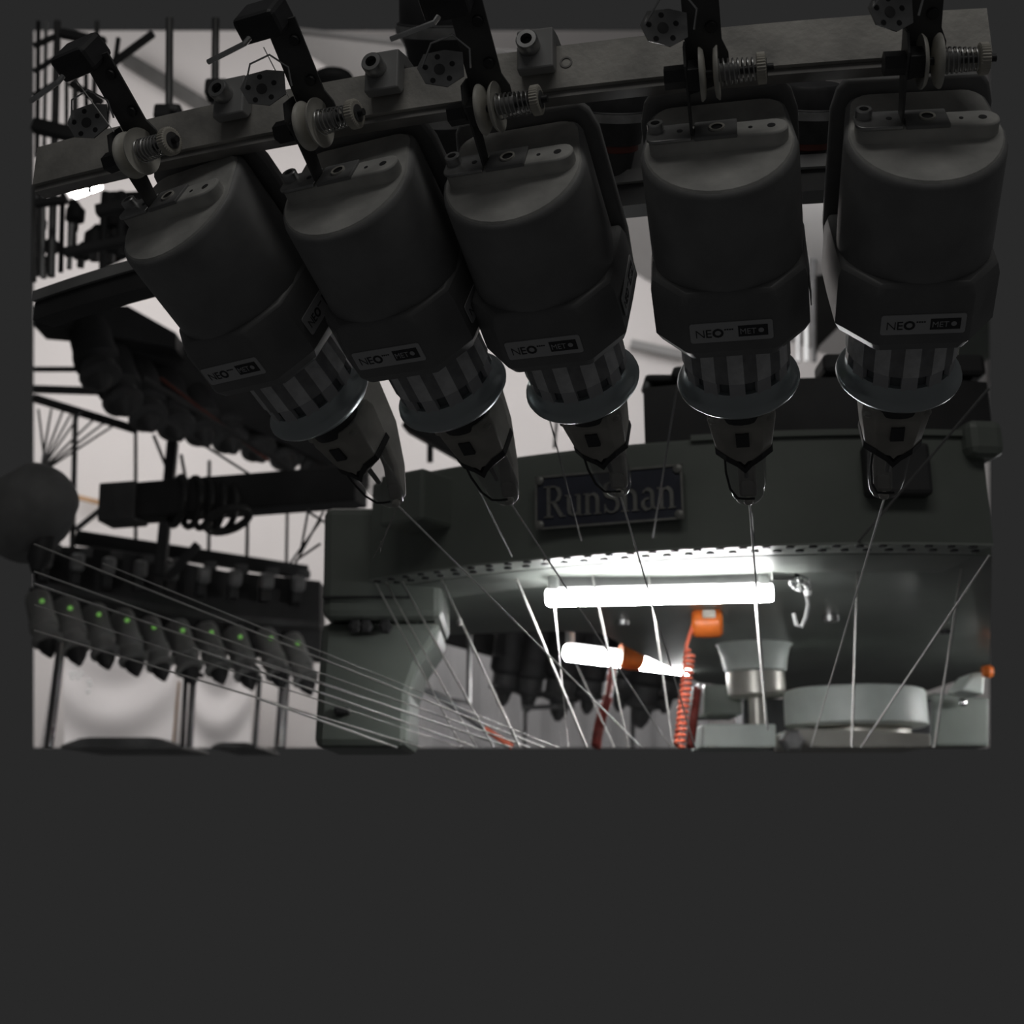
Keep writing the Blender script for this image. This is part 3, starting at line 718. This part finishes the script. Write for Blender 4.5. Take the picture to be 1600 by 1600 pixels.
# ================================================================== YARNS
def yarn(pts, r, label, m='yarn', group='yarns running to the needles', name='yarn'):
    P = [at(x, y, Y) for x, y, Y in pts]
    return tag(MB().tube(P, r, 6).build(name, m), label, 'yarn', group)
YT = [q.y for q in tipw]
endp = [(1003, 1168), (1048, 1168), (1086, 1168), (1200, 1140), (1267, 1168)]
for i in range(5):
    yarn([(tips[i][0] + 1, tips[i][1] + 1, YT[i]), (*endp[i], 2.0)], .001, 'white yarn running down from the tip of the ' + FD[i] + ' big feeder', 'yarn_white')
DY = [((795, 876), (917, 1168), 1.95, 1.9, .0024, 'thick white yarn dropping from the flange left of the near lamp'),
      ((919, 868), (982, 1168), 1.9, 1.95, .002, 'white yarn crossing the left third of the near lamp'),
      ((1008, 862), (1052, 1168), 1.9, 1.95, .0018, 'white yarn crossing the middle of the near lamp'),
      ((622, 898), (772, 1168), 2.0, 1.9, .0018, 'grey yarn passing in front of the leg haunch'),
      ((682, 889), (812, 1168), 1.98, 1.9, .0021, 'pale yarn left of the far lamp with a knot'),
      ((584, 905), (722, 1168), 2.0, 1.92, .0016, 'dim yarn lowest in front of the leg'),
      ((600, 905), (745, 1168), 2.0, 1.92, .0015, 'dim yarn just right of the lowest leg yarn'),
      ((1173, 856), (1197, 1132), 1.9, 1.95, .0018, 'white yarn at the right end of the near lamp'),
      ((1341, 858), (1331, 1168), 1.9, 1.95, .0024, 'upright grey yarn right of the looped cable'),
      ((1508, 854), (1460, 1168), 1.9, 1.95, .0024, 'grey yarn near the right edge, leaning slightly left'),
      ((1546, 868), (1345, 1168), 1.5, 1.95, .0016, 'pale yarn slanting strongly from the right edge'),
      ((860, 880), (888, 1168), 1.96, 1.9, .0012, 'thin yarn left of the far lamp end'),
      ((890, 1015), (960, 1168), 2.4, 2.3, .0014, 'thin grey yarn hanging below the far lamp')]
for a_, b_, Y0, Y1, r, lab in DY: yarn([(*a_, Y0), (*b_, Y1)], r * .8, lab)
kn = MB().sphere(at(718, 972, 1.94), .0045, 10, (1, 1, 1.5)); tag(kn.build('yarn_knot', 'yarn'), 'small white knot on the pale yarn by the leg', 'knot')
TH = [((1546, 606), (1338, 850), 1.45, 1.72, .0015, 'thick dim yarn slanting across the right end of the crown'),
      ((1060, 592), (1020, 840), 1.3, 1.65, .0011, 'dim yarn passing over the right half of the nameplate'),
      ((858, 652), (908, 845), 1.45, 1.68, .0009, 'dim yarn passing over the left half of the nameplate'),
      ((745, 760), (800, 870), 1.5, 1.75, .0009, 'dim yarn on the rim left of the nameplate'),
      ((1175, 800), (1178, 850), 1.6, 1.75, .0009, 'dim short yarn on the rim right of the nameplate')]
for a_, b_, Y0, Y1, r, lab in TH: yarn([(*a_, Y0), (*b_, Y1)], r, lab, 'yarn_dim')
LY = [((160, 880), (872, 1168)), ((53, 893), (828, 1168)), ((53, 912), (795, 1168)), ((53, 945), (720, 1168)), ((53, 985), (660, 1168)), ((300, 1012), (745, 1168)), ((400, 1035), (800, 1168)), ((53, 850), (850, 1168)), ((400, 1090), (620, 1168))]
for i, (a_, b_) in enumerate(LY):
    yarn([(*a_, 1.55), (*b_, 1.95)], .0008 + .0003*(i % 3), 'slanting yarn crossing the lower left, %s of the bundle counted from the top' % ORD[i], 'yarn', 'slanting yarns crossing the leg')
for i, (a_, b_) in enumerate((((118, 124), (178, 206)), ((412, 74), (466, 180)), ((725, 48), (757, 142)), ((1113, 48), (1110, 84)), ((1467, 48), (1466, 66)))):
    yarn([(*a_, .92), (*b_, .92)], .0005, 'fine yarn entering the tension discs of the %s big feeder' % FD[i], 'yarn', 'yarns entering the tension discs')
fz = MB(); p0 = at(621, 792, YT[0])
for k in range(4): fz.tube([p0, at(612 - 3*k, 815 + 5*k, YT[0]), at(600 - 2*k, 840 + 8*k, YT[0] + .01), at(583 + 4*k, 872 - 9*k, YT[0] + .01)], .0004, 5)
tag(fz.build('loose_thread', 'yarn'), 'loose frayed thread hanging below the leftmost big feeder', 'thread')

# ================================================================== SECOND MACHINE AT LEFT
def pxbar(name, a_, b_, wpx, Y0, Y1, m, parent=None, depth=None):
    """square bar between two points, width given at its near end"""
    p, q = at(*a_, Y0), at(*b_, Y1); wd = wpx * Y0 / F; d = (q - p); L = d.length; d.normalize()
    s_ = d.cross(Vector((0, 1, 0))).normalized(); u = s_.cross(d).normalized(); M = Matrix((d, s_, u)).transposed()
    return MB().box((p + q)/2, (L, wd, depth or wd), M).build(name, m, parent, 0, bevel=min(.004, wd*.2), world=True)
def pxrod(name, a_, b_, wpx, Y0, Y1, m, parent=None, n=12):
    p, q = at(*a_, Y0), at(*b_, Y1)
    return MB().cyl(p, q, wpx*Y0/F/2, wpx*Y1/F/2, n).build(name, m, parent, world=True)
# lower feeder ring: rail + feeders with green lights
r2 = empty('second_feeder_rail', at(270, 930, 4.3)); tag(r2, 'dark curved rail of the second machine behind the slanting yarns', 'rail')
def px_band(name, top, bot, Ys, th, m, parent):
    A = [at(x, y, Y) for (x, y), Y in zip(top, Ys)]; B = [at(x, y, Y) for (x, y), Y in zip(bot, Ys)]
    rings = [[a_, b_, b_ + Vector((0, th, 0)), a_ + Vector((0, th, 0))] for a_, b_ in zip(A, B)]
    return MB().quad_rings(rings).build(name, m, parent, 30, world=True)
px_band('rail_face', [(53, 852), (150, 856), (250, 872), (350, 892), (500, 908)], [(53, 965), (150, 985), (250, 1005), (350, 1018), (500, 1030)], [3.9, 4.05, 4.2, 4.3, 4.4], .12, 'machine_black', r2)
px_band('rail_lower', [(53, 905), (150, 925), (250, 945), (350, 960), (500, 972)], [(53, 915), (150, 935), (250, 955), (350, 970), (500, 982)], [3.88, 4.03, 4.18, 4.28, 4.38], .05, 'machine_dark', r2)
def small_feeder():
    o = empty('small_feeder')
    MB().lathe([(.02, .1), (.034, .095), (.038, .08), (.038, .0), (.042, -.005), (.042, -.03), (.036, -.036)], 18).build('body', 'feeder_grey', o)
    MB().lathe([(.036, -.03), (.037, -.06), (.044, -.066), (.043, -.074), (.03, -.082)], 18).build('drum', 'feeder_grey', o)
    MB().lathe([(.03, -.078), (.026, -.1), (.014, -.118), (.006, -.13), (.003, -.132)], 14).build('nose', 'machine_black', o)
    MB().lathe([(.007, 0), (.006, .005), (.003, .007)], 12, (.0, -.037, .045), (0, -1, 0)).build('green_light', 'led', o)
    MB().box((0, .03, .11), (.03, .05, .05)).build('mount', 'machine_black', o, 0, bevel=.004)
    return o
sf = small_feeder(); first = True
LEDS = [(66, 938), (110, 949), (155, 959), (199, 968), (241, 979), (286, 984), (331, 987), (376, 994), (424, 996), (466, 1004)]
for i, (x, y) in enumerate(LEDS):
    Y = 3.75 + .55*i/9; s = .92 + .03*(i % 2)
    o = sf if i == 0 else copy_tree(sf)
    p = at(x, y, Y - .1)
    rot = Matrix.Rotation(R(24), 4, 'Z') @ Matrix.Rotation(R(-30), 4, 'X') @ Matrix.Rotation(R(-12), 4, 'Y')
    off = rot.to_3x3() @ Vector((0, -.042, .045)) * s
    o.matrix_world = Matrix.Translation(p - off) @ rot @ Matrix.Scale(s, 4)
    tag(o, 'small dark feeder with green light in the lower left row, %s from the left' % ORD[i], 'yarn feeder', 'feeders of the second machine, lower row')
# tension units on that rail
tu = None
for i in range(9):
    x = 70 + i*49; y = 885 + i*5.5 - (i*i)*.1; Y = 3.95 + .45*i/8
    if tu is None:
        tu = empty('tension_unit')
        MB().box((0, 0, .0), (.03, .05, .09)).build('post', 'machine_black', tu, 0, bevel=.004)
        MB().lathe([(.02, -.02), (.026, -.012), (.026, .012), (.02, .02)], 14, (.0, -.04, .015), (1, 0, 0)).build('disc', 'machine_grey', tu)
        MB().box((.02, -.02, .05), (.04, .02, .025)).build('guide', 'machine_dark', tu, 0, bevel=.003)
        o = tu
    else: o = copy_tree(tu)
    o.location = at(x, y, Y - .08); o.rotation_euler.z = R(20)
    tag(o, 'small dark tension unit on the lower left rail, %s from the left' % ORD[i], 'tensioner', 'tension units on the second rail')
# upper feeder row, larger dark feeders against the wall
of = None
UP = [(150, 560), (185, 600), (225, 625), (268, 640), (310, 650), (352, 662), (396, 676), (440, 690), (486, 702), (530, 716)]
for i, (x, y) in enumerate(UP):
    if of is None:
        of = empty('dark_feeder')
        MB().lathe([(.02, .13), (.05, .125), (.056, .1), (.056, .02), (.06, .015), (.06, -.02), (.048, -.03)], 18).build('body', 'machine_black', of)
        MB().lathe([(.046, -.03), (.046, -.06), (.056, -.066), (.054, -.074), (.03, -.08), (.022, -.105), (.008, -.12)], 18).build('drum', 'machine_dark', of)
        MB().box((0, .05, .12), (.07, .1, .05)).build('mount', 'machine_black', of, 0, bevel=.006)
        o = of
    else: o = copy_tree(of)
    o.location = at(x, y, 3.4 + .09*i); o.rotation_euler = (R(-28), R(-14), R(20)); sc_ = 1.0; o.scale = (sc_,)*3
    tag(o, 'black feeder in the upper left row under the carrier ring, %s from the left' % ORD[i], 'yarn feeder', 'feeders of the second machine, upper row')
ur = empty('upper_left_rail', at(300, 620, 3.7)); tag(ur, 'dark rail with thin red edge above the black feeders at left', 'rail')
px_band('rail_face', [(140, 500), (260, 520), (360, 570), (460, 640), (572, 715)], [(140, 585), (260, 620), (360, 655), (460, 700), (572, 752)], [3.6, 3.7, 3.8, 3.95, 4.1], .1, 'machine_black', ur)
pxbar('red_edge', (250, 590), (420, 720), 5, 3.2, 3.4, 'red_band', ur)
pxbar('stay_bar', (225, 590), (560, 800), 7, 3.1, 3.3, 'machine_dark', ur)
pxbar('stay_bar', (255, 655), (545, 840), 4, 3.1, 3.3, 'machine_dark', ur)
px_band('wedge_plate', [(53, 478), (120, 474), (200, 478), (275, 520)], [(53, 510), (120, 516), (200, 530), (275, 545)], [3.3, 3.4, 3.5, 3.6], .1, 'machine_black', ur)
# beam with coil of cable
bm_ = empty('cross_beam', at(360, 778, 3.3)); tag(bm_, 'black square beam at left with rounded end cap', 'beam')
pxbar('beam_body', (172, 790), (565, 760), 56, 3.3, 3.15, 'machine_black', bm_)
pxbar('end_cap', (165, 791), (222, 787), 62, 3.28, 3.27, 'machine_dark', bm_)
cc = empty('cable_coil', at(320, 790, 3.2)); tag(cc, 'black cable looped several times around the square beam', 'cable')
for k, (x, rx) in enumerate(((277, 12), (300, 15), (318, 14), (338, 13), (352, 18))):
    pts = []
    for j in range(24):
        a_ = 2*math.pi*j/24; pts.append(at(x + rx*math.cos(a_ + .3) + 10*math.sin(a_), 783 + 4*k*.5 - 38*math.sin(a_), 3.22 - .07*math.cos(a_)))
    MB().tube(pts, .0085, 8, True).build('cable_loop', 'cable', cc, world=True)
pts = [at(330 + 56*math.cos(a_)*.6 + 26, 812 + 17*math.sin(a_) - 9*math.cos(a_), 3.12 + .03*math.sin(a_)) for a_ in (2*math.pi*j/24 for j in range(24))]
MB().tube(pts, .01, 8, True).build('cable_loop', 'cable', cc, world=True)
# posts of the second machine and the creel
PO = [((118, 640), (113, 865), 9, 4.6, 'post', 'thin upright post left of the beam end cap'),
      ((212, 668), (212, 890), 6, 4.6, 'post', 'thin upright post crossing the beam near its end cap'),
      ((327, 720), (326, 890), 6, 4.6, 'post', 'thin upright post behind the cable coil'),
      ((387, 800), (385, 915), 6, 4.6, 'post', 'thin upright post right of the cable coil'),
      ((449, 792), (447, 912), 5, 4.7, 'post', 'thinnest upright post between the cable coil and the green leg'),
      ((96, 1003), (76, 1168), 14, 3.6, 'post', 'dark steel post at the lower left corner'),
      ((291, 1046), (285, 1168), 8, 4.1, 'post', 'left one of the twin posts under the lower left row'),
      ((303, 1042), (296, 1168), 10, 4.05, 'post', 'right one of the twin posts under the lower left row'),
      ((406, 1055), (398, 1168), 8, 4.1, 'post', 'slim post right of the twin posts'),
      ((446, 1050), (437, 1168), 17, 4.6, 'post_light', 'wide pale grey post left of the green leg'),
      ((734, 968), (733, 1100), 9, 3.4, 'post', 'short dark post below the crown right of the leg'),
      ((652, 1040), (650, 1168), 5, 3.6, 'post', 'dark thin post beside the leg haunch'),
      ((645, 1050), (642, 1168), 6, 3.4, 'post_light', 'pale thin post beside the leg haunch'),
      ((672, 672), (672, 722), 10, 3.4, 'machine_black', 'short black post between the two left feeder tips'),
      ((870, 655), (866, 700), 5, 3.6, 'post', 'short thin post left of the middle feeder outlet')]
for a_, b_, wd, Y, m_, lab in PO:
    tag(pxrod('post', a_, b_, wd, Y, Y, m_), lab, 'post', 'posts')
fl = tag(pxbar('post_flange', (283, 1050), (318, 1056), 7, 4.0, 4.0, 'machine_black'), 'dark flange on top of the twin posts', 'flange')
fr_ = empty('creel_stand', at(262, 800, 3.9)); tag(fr_, 'black leaning frame post with diagonal braces behind the beam', 'frame')
pxbar('upright', (270, 690), (250, 900), 17, 3.9, 3.9, 'machine_black', fr_)
pxbar('brace', (310, 850), (262, 905), 13, 3.9, 3.9, 'machine_black', fr_)
pxbar('brace', (240, 680), (266, 745), 5, 3.9, 3.9, 'machine_dark', fr_)
pxbar('brace', (283, 710), (293, 765), 5, 3.9, 3.9, 'machine_dark', fr_)
pxbar('lower_bar', (118, 840), (480, 895), 22, 4.4, 4.6, 'machine_black', fr_)
pxbar('lower_bar', (165, 790), (118, 828), 8, 4.4, 4.4, 'machine_grey', fr_)
pxbar('mid_bar', (53, 608), (180, 612), 12, 4.0, 4.0, 'machine_dark', fr_)
pxbar('mid_bar', (53, 622), (215, 672), 13, 4.0, 4.0, 'machine_dark', fr_)
pxbar('mid_bar', (53, 577), (120, 577), 8, 4.0, 4.0, 'machine_dark', fr_)
pxbar('mid_bar', (640, 660), (760, 726), 30, 3.0, 2.9, 'machine_black', fr_)
pxbar('mid_bar', (352, 622), (450, 610), 16, 4.3, 4.3, 'machine_black', fr_)
cnp = empty('yarn_cone', at(70, 790, 2.6)); tag(cnp, 'grey yarn cone cut by the left edge above the feeder row', 'yarn cone')
cax = (at(112, 800, 2.62) - at(20, 760, 2.62)).normalized()
MB().lathe([(.03, -.11), (.085, -.09), (.088, -.02), (.07, .04), (.04, .065), (.012, .072)], 32, at(58, 785, 2.62), Vector((.35, -.3, .25))).build('cone_body', 'cone', cnp, 60, world=True)
MB().lathe([(.02, 0), (.024, .05), (.01, .08)], 14, at(70, 838, 2.62), (0, -.3, -.9)).build('cone_holder', 'machine_black', cnp, world=True)
# fan of yarns at left
for i, (x, y) in enumerate(((80, 640), (100, 637), (112, 645), (130, 640), (152, 650), (170, 655), (182, 662), (60, 640))):
    yarn([(66 + i*.8, 722 + i*2, 3.6), (x, y, 4.0)], .0035, 'dark yarn of the fan above the grey cone, %s' % ORD[i], 'machine_dark', 'fan of dark yarns at left')
for i, (x0, y0, x1, y1) in enumerate(((505, 800, 462, 880), (500, 815, 450, 885), (482, 795, 468, 872), (500, 850, 462, 876))):
    yarn([(x0, y0, 3.0), (x1, y1, 3.3)], .003, 'dark yarn just left of the green leg top, %s counted from above' % ORD[i], 'machine_dark', 'dark yarns left of the leg')
# upper left creel
UL = [((60, 34), (58, 245), 8, 2.7, 'machine_black', 'black creel post at the left edge'),
      ((104, 100), (104, 232), 7, 2.65, 'post', 'slim creel post behind the guide plate'),
      ((134, 100), (136, 225), 8, 2.65, 'machine_black', 'black creel post behind the leftmost arm'),
      ((185, 60), (160, 240), 9, 2.7, 'machine_black', 'leaning black creel post right of the arm head'),
      ((54, 290), (53, 440), 9, 2.85, 'post', 'grey creel post below the rail, at the very edge'),
      ((98, 300), (95, 425), 9, 2.85, 'machine_black', 'black creel post left of the far lamp'),
      ((165, 300), (160, 420), 12, 2.85, 'machine_black', 'black creel post right of the far lamp'),
      ((190, 300), (188, 400), 14, 2.85, 'machine_black', 'black creel post beside the leftmost feeder'),
      ((90, 34), (80, 432), 13, 2.7, 'post', 'dark creel post nearest the upper left corner'),
      ((72, 34), (66, 434), 7, 2.75, 'post_light', 'pale creel post in the upper left corner'),
      ((118, 90), (117, 220), 10, 2.6, 'post', 'dark creel post behind the leftmost guide arm'),
      ((152, 34), (140, 300), 9, 2.7, 'post', 'dark creel post right of the black arm head'),
      ((265, 30), (262, 480), 14, 2.2, 'post', 'upright creel post left of the leftmost clamp'),
      ((337, 30), (333, 470), 14, 2.2, 'post', 'upright creel post above the leftmost clamp'),
      ((66, 270), (64, 425), 14, 2.8, 'post', 'dark post below the rail at the left edge'),
      ((82, 300), (80, 425), 8, 2.8, 'post', 'slim dark post beside the post below the rail'),
      ((112, 350), (108, 420), 9, 2.8, 'post_light', 'pale post stub standing on the carrier ring at left')]
crl = empty('yarn_creel', at(120, 240, 2.5)); tag(crl, 'dark yarn creel of posts and arms filling the upper left corner', 'creel')
for a_, b_, wd, Y, m_, lab in UL: pxrod('creel_post', a_, b_, wd, Y, Y, m_, crl)['label'] = lab
for i, (x, y, Y, sx, sz) in enumerate(((264, 180, 2.19, .05, .03), (340, 142, 2.19, .042, .034))):
    c_ = empty('post_clamp', at(x, y, Y)); tag(c_, ('black clamp at the foot of the creel post left of the leftmost clamp block', 'black clamp at the foot of the creel post above the leftmost clamp block')[i], 'clamp')
    MB().box((0, 0, 0), (sx, .04, sz)).build('jaw', 'machine_black', c_, 0, bevel=.006)
    MB().lathe([(.007, 0), (.007, .012)], 6, (sx*.3, -.02, .0), (0, -1, 0)).build('screw', 'machine_dark', c_, 0)
AR = [((95, 52), (165, 66)), ((110, 130), (160, 160)), ((55, 318), (105, 312)), ((150, 330), (215, 318)), ((100, 395), (215, 372)), ((53, 72), (88, 56)), ((53, 112), (88, 90)), ((53, 150), (92, 128)), ((53, 196), (120, 212)), ((130, 235), (150, 150)), ((175, 100), (240, 52))]
for i, (a_, b_) in enumerate(AR): pxbar('creel_arm', a_, b_, (16, 12, 14, 20, 16, 9, 8, 9, 24, 10, 12)[i], 2.6, 2.6, 'machine_black', crl)
for a_, b_, wd in (((58, 300), (56, 432), 14), ((114, 312), (112, 400), 15), ((172, 300), (168, 405), 30), ((212, 300), (210, 390), 34)):
    pxbar('creel_board', a_, b_, wd, 3.2, 3.2, 'machine_black', crl, .015)
# clutter of dark fittings between rail and carrier ring at left
for i, (x, y, r) in enumerate(((80, 385, 13), (118, 335, 16), (70, 415, 12), (150, 375, 20), (185, 345, 18), (175, 385, 16), (205, 330, 14), (62, 350, 12), (128, 395, 14), (215, 365, 18), (170, 318, 14))):
    c_ = empty('creel_fitting', at(x, y, 2.9)); tag(c_, 'round dark creel fitting under the rail at left, %s' % ORD[i], 'fitting', 'dark fittings under the rail at left')
    q = r*2.9/F
    MB().lathe([(q*.5, -q*.9), (q, -q*.7), (q, q*.5), (q*.6, q*.9), (q*.25, q*1.4)], 16).build('cap', 'machine_black', c_)
    MB().box((0, 0, -q*1.2), (q*.7, q*.7, q*1.4)).build('stem', 'machine_dark', c_, 0)
px = tag(pxbar('creel_board', (150, 392), (240, 350), 70, 3.1, 3.1, 'machine_black', None, .02), 'dark panel standing behind the fittings on the carrier ring', 'panel')
# bright lamp glimpsed under the rail
fl_ = empty('far_lamp', at(133, 287, 5.5)); tag(fl_, 'bright blurred lamp glimpsed under the rail at far left', 'lamp')
pa, pb = at(114, 296, 5.5), at(156, 285, 5.5)
MB().cyl(pa, pb, .04, .028, n=16).build('tube', 'tube', fl_, world=True)
MB().lathe([(.03, 0), (.03, .02)], 12, pa, (pa - pb)).build('end_cap', 'lamp_white', fl_, world=True)

# ------------------------------------------------------------------ background: roof beam, sheets, third machine
def trim(name, o): o.name = name; return struct(o)
trim('trim_1', pxbar('trim_1', (196, 92), (345, 182), 24, YW - .15, YW - .15, 'beam', None, .06))
trim('trim_2', pxbar('trim_2', (118, 776), (170, 789), 7, YW - .1, YW - .1, 'wood', None, .03))
trim('trim_3', pxbar('trim_3', (985, 538), (1070, 556), 14, YW - .12, YW - .12, 'ceiling_paint', None, .06))
def sheet(name, px, Y, lab):
    # hanging plastic sheet with soft folds
    (x0, y0), (x1, y1) = px; n, mrows = 40, 14; mb = MB()
    rows = []
    for j in range(mrows + 1):
        r_ = []
        for i in range(n + 1):
            u, v = i/n, j/mrows; p = at(x0 + (x1-x0)*u, y0 + (y1-y0)*v, Y)
            p.y += .03*math.sin(v*10 - 3*u*(1-u)*4 + 1.5*u) * (.3 + u*(1-u)*2) + .004*math.sin(u*9 + v*4)
            r_.append(p)
        rows.append(r_)
    mb.quad_rings(rows, close=False, cap0=False, cap1=False)
    mb.quad_rings([[p + Vector((0, .006, 0)) for p in r_] for r_ in rows], close=False, cap0=False, cap1=False)
    return tag(mb.build(name, 'sheet', None, 60), lab, 'sheet', 'plastic sheets on the far wall')
sheet('plastic_sheet', ((100, 1015), (272, 1168)), YW - .5, 'wrinkled white plastic sheet behind the lower left posts')
sheet('plastic_sheet', ((300, 1040), (392, 1168)), YW - .45, 'white plastic sheet between the twin posts and the slim post')
for i, (a_, b_) in enumerate((((95, 1152), (280, 1168)), ((330, 1160), (400, 1168)))):
    (x0, y0), (x1, y1) = a_, b_
    pts = [at(x0 + (x1-x0)*k/12, y1 - (y1-y0)*min(1, 1.6*math.sin(math.pi*(.04 + .92*k/12))), 4.8) for k in range(13)] + [at(x1, y1 + 1, 4.8), at(x0, y1 + 1, 4.8)]
    tag(MB().prism(pts, (0,0,0), (0, .5, 0)).build('covered_bale', 'machine_grey'), ('long grey covered bale along the bottom left', 'short grey covered bale right of the twin posts')[i], 'bale')
tag(pxrod('pipe', (280, 1065), (270, 1168), 4, 6.0, 6.0, 'wood'), 'thin brown pipe left of the twin posts', 'pipe')
tag(pxrod('pipe', (88, 1030), (66, 1168), 5, 6.0, 6.0, 'sheet'), 'thin pale pipe left of the dark corner post', 'pipe')
dr = MB()
for k, (x, y) in enumerate(((119, 1040), (111, 1052), (117, 1051), (127, 1052), (113, 1058), (123, 1058), (139, 1064), (141, 1069), (138, 1080))):  # white spheres stand in for blurred highlights on the sheet
    tag(MB().sphere(at(x, y, YW - .62), .011, 10).build('glint_bead', 'lamp_white'), 'small white bead standing for a blurred glint on the sheet, %s counted from the top' % ORD[k], 'bead', 'white beads standing for blurred glints')
cu = []
for k in range(61):
    p = at(640 + 460*k/60, 985, YW - .3); q = at(640 + 460*k/60, 1168, YW - .3); f_ = .014*math.sin(k*.9) + .006*math.sin(k*2.3); cu.append((Vector((p.x, p.y + f_, p.z)), Vector((p.x, q.y + f_, q.z))))
m = MB(); m.quad_rings([[a_ for a_, b_ in cu], [b_ for a_, b_ in cu]], close=False, cap0=False, cap1=False)
m.quad_rings([[a_ + Vector((0, .008, 0)) for a_, b_ in cu], [b_ + Vector((0, .008, 0)) for a_, b_ in cu]], close=False, cap0=False, cap1=False)
tag(m.build('grey_curtain', 'curtain', None, 60), 'grey curtain with upright folds on the far wall below the crown', 'curtain')
# dark feeders of a third machine below the crown
tf = empty('third_machine_rail', at(910, 1020, 4.6)); tag(tf, 'dark rail of a third machine seen below the crown', 'rail')
px_band('rail_face', [(690, 985), (800, 990), (950, 995), (1090, 1000)], [(690, 1000), (800, 1030), (950, 1045), (1090, 1045)], [4.8, 4.8, 4.8, 4.8], .1, 'machine_black', tf)
pxbar('cross_arm', (815, 1106), (898, 1103), 7, 4.6, 4.6, 'machine_dark', tf)
pxbar('cross_arm', (690, 1090), (735, 1098), 6, 3.4, 3.4, 'machine_dark', tf)
for i, x in enumerate((793, 832, 882, 925, 975, 1010, 1045)):
    o = copy_tree(of); s = .95 + .25*(i % 3 == 2); o.scale = (s, s, s*1.3)
    o.location = at(x, 1035 + (x-793)*.04 + 6*(i % 2), 4.6); o.rotation_euler = (R(10), R(8), 0)
    tag(o, 'black feeder below the crown near the far lamp, %s from the left' % ORD[i], 'yarn feeder', 'feeders of the third machine')
for i, (x, y1, wd) in enumerate(((822, 1168, 6), (990, 1168, 8), (818, 1100, 3), (985, 1100, 3))):
    tag(pxrod('third_machine_post', (x, 1030), (x - 2, y1), wd, 4.75, 4.75, 'post'), 'post under the third machine below the crown, %s' % ORD[i], 'post', 'posts of the third machine')
# things seen in the gap between the two rightmost feeders
gp_ = tag(pxrod('white_pole', (1259, 300), (1260, 565), 7, 6.8, 6.8, 'lamp_white'), 'narrow white pole in the gap between the two rightmost feeders', 'pole')
tag(pxrod('grey_pipe', (1270, 300), (1272, 565), 9, 6.8, 6.8, 'machine_dark'), 'dark pipe just right of the narrow white pole', 'pipe')
tag(pxrod('grey_pipe', (1246, 470), (1247, 565), 9, 6.8, 6.8, 'post_light'), 'pale pipe just left of the narrow white pole', 'pipe')
dp = MB().prism([at(x, y, 5.0) for x, y in ((1275, 430), (1320, 425), (1320, 500), (1280, 540), (1275, 560))], (0,0,0), (0,.04,0))
tag(dp.build('dark_board', 'beam', None, 0), 'dark panel right of the narrow white pole', 'panel')
dp = MB().prism([at(x, y, 5.4) for x, y in ((1500, 500), (1546, 495), (1546, 560), (1495, 560))], (0,0,0), (0,.04,0))
tag(dp.build('grey_cabinet', 'paint', None, 0), 'grey green cabinet corner behind the rightmost feeder', 'cabinet')
tag(MB().sphere(at(520, 122, 2.4), .028, 18, (1.5, 1, .75)).build('round_cap', 'machine_black'), 'dark rounded cap above the rail between the two leftmost clamp blocks', 'cap')
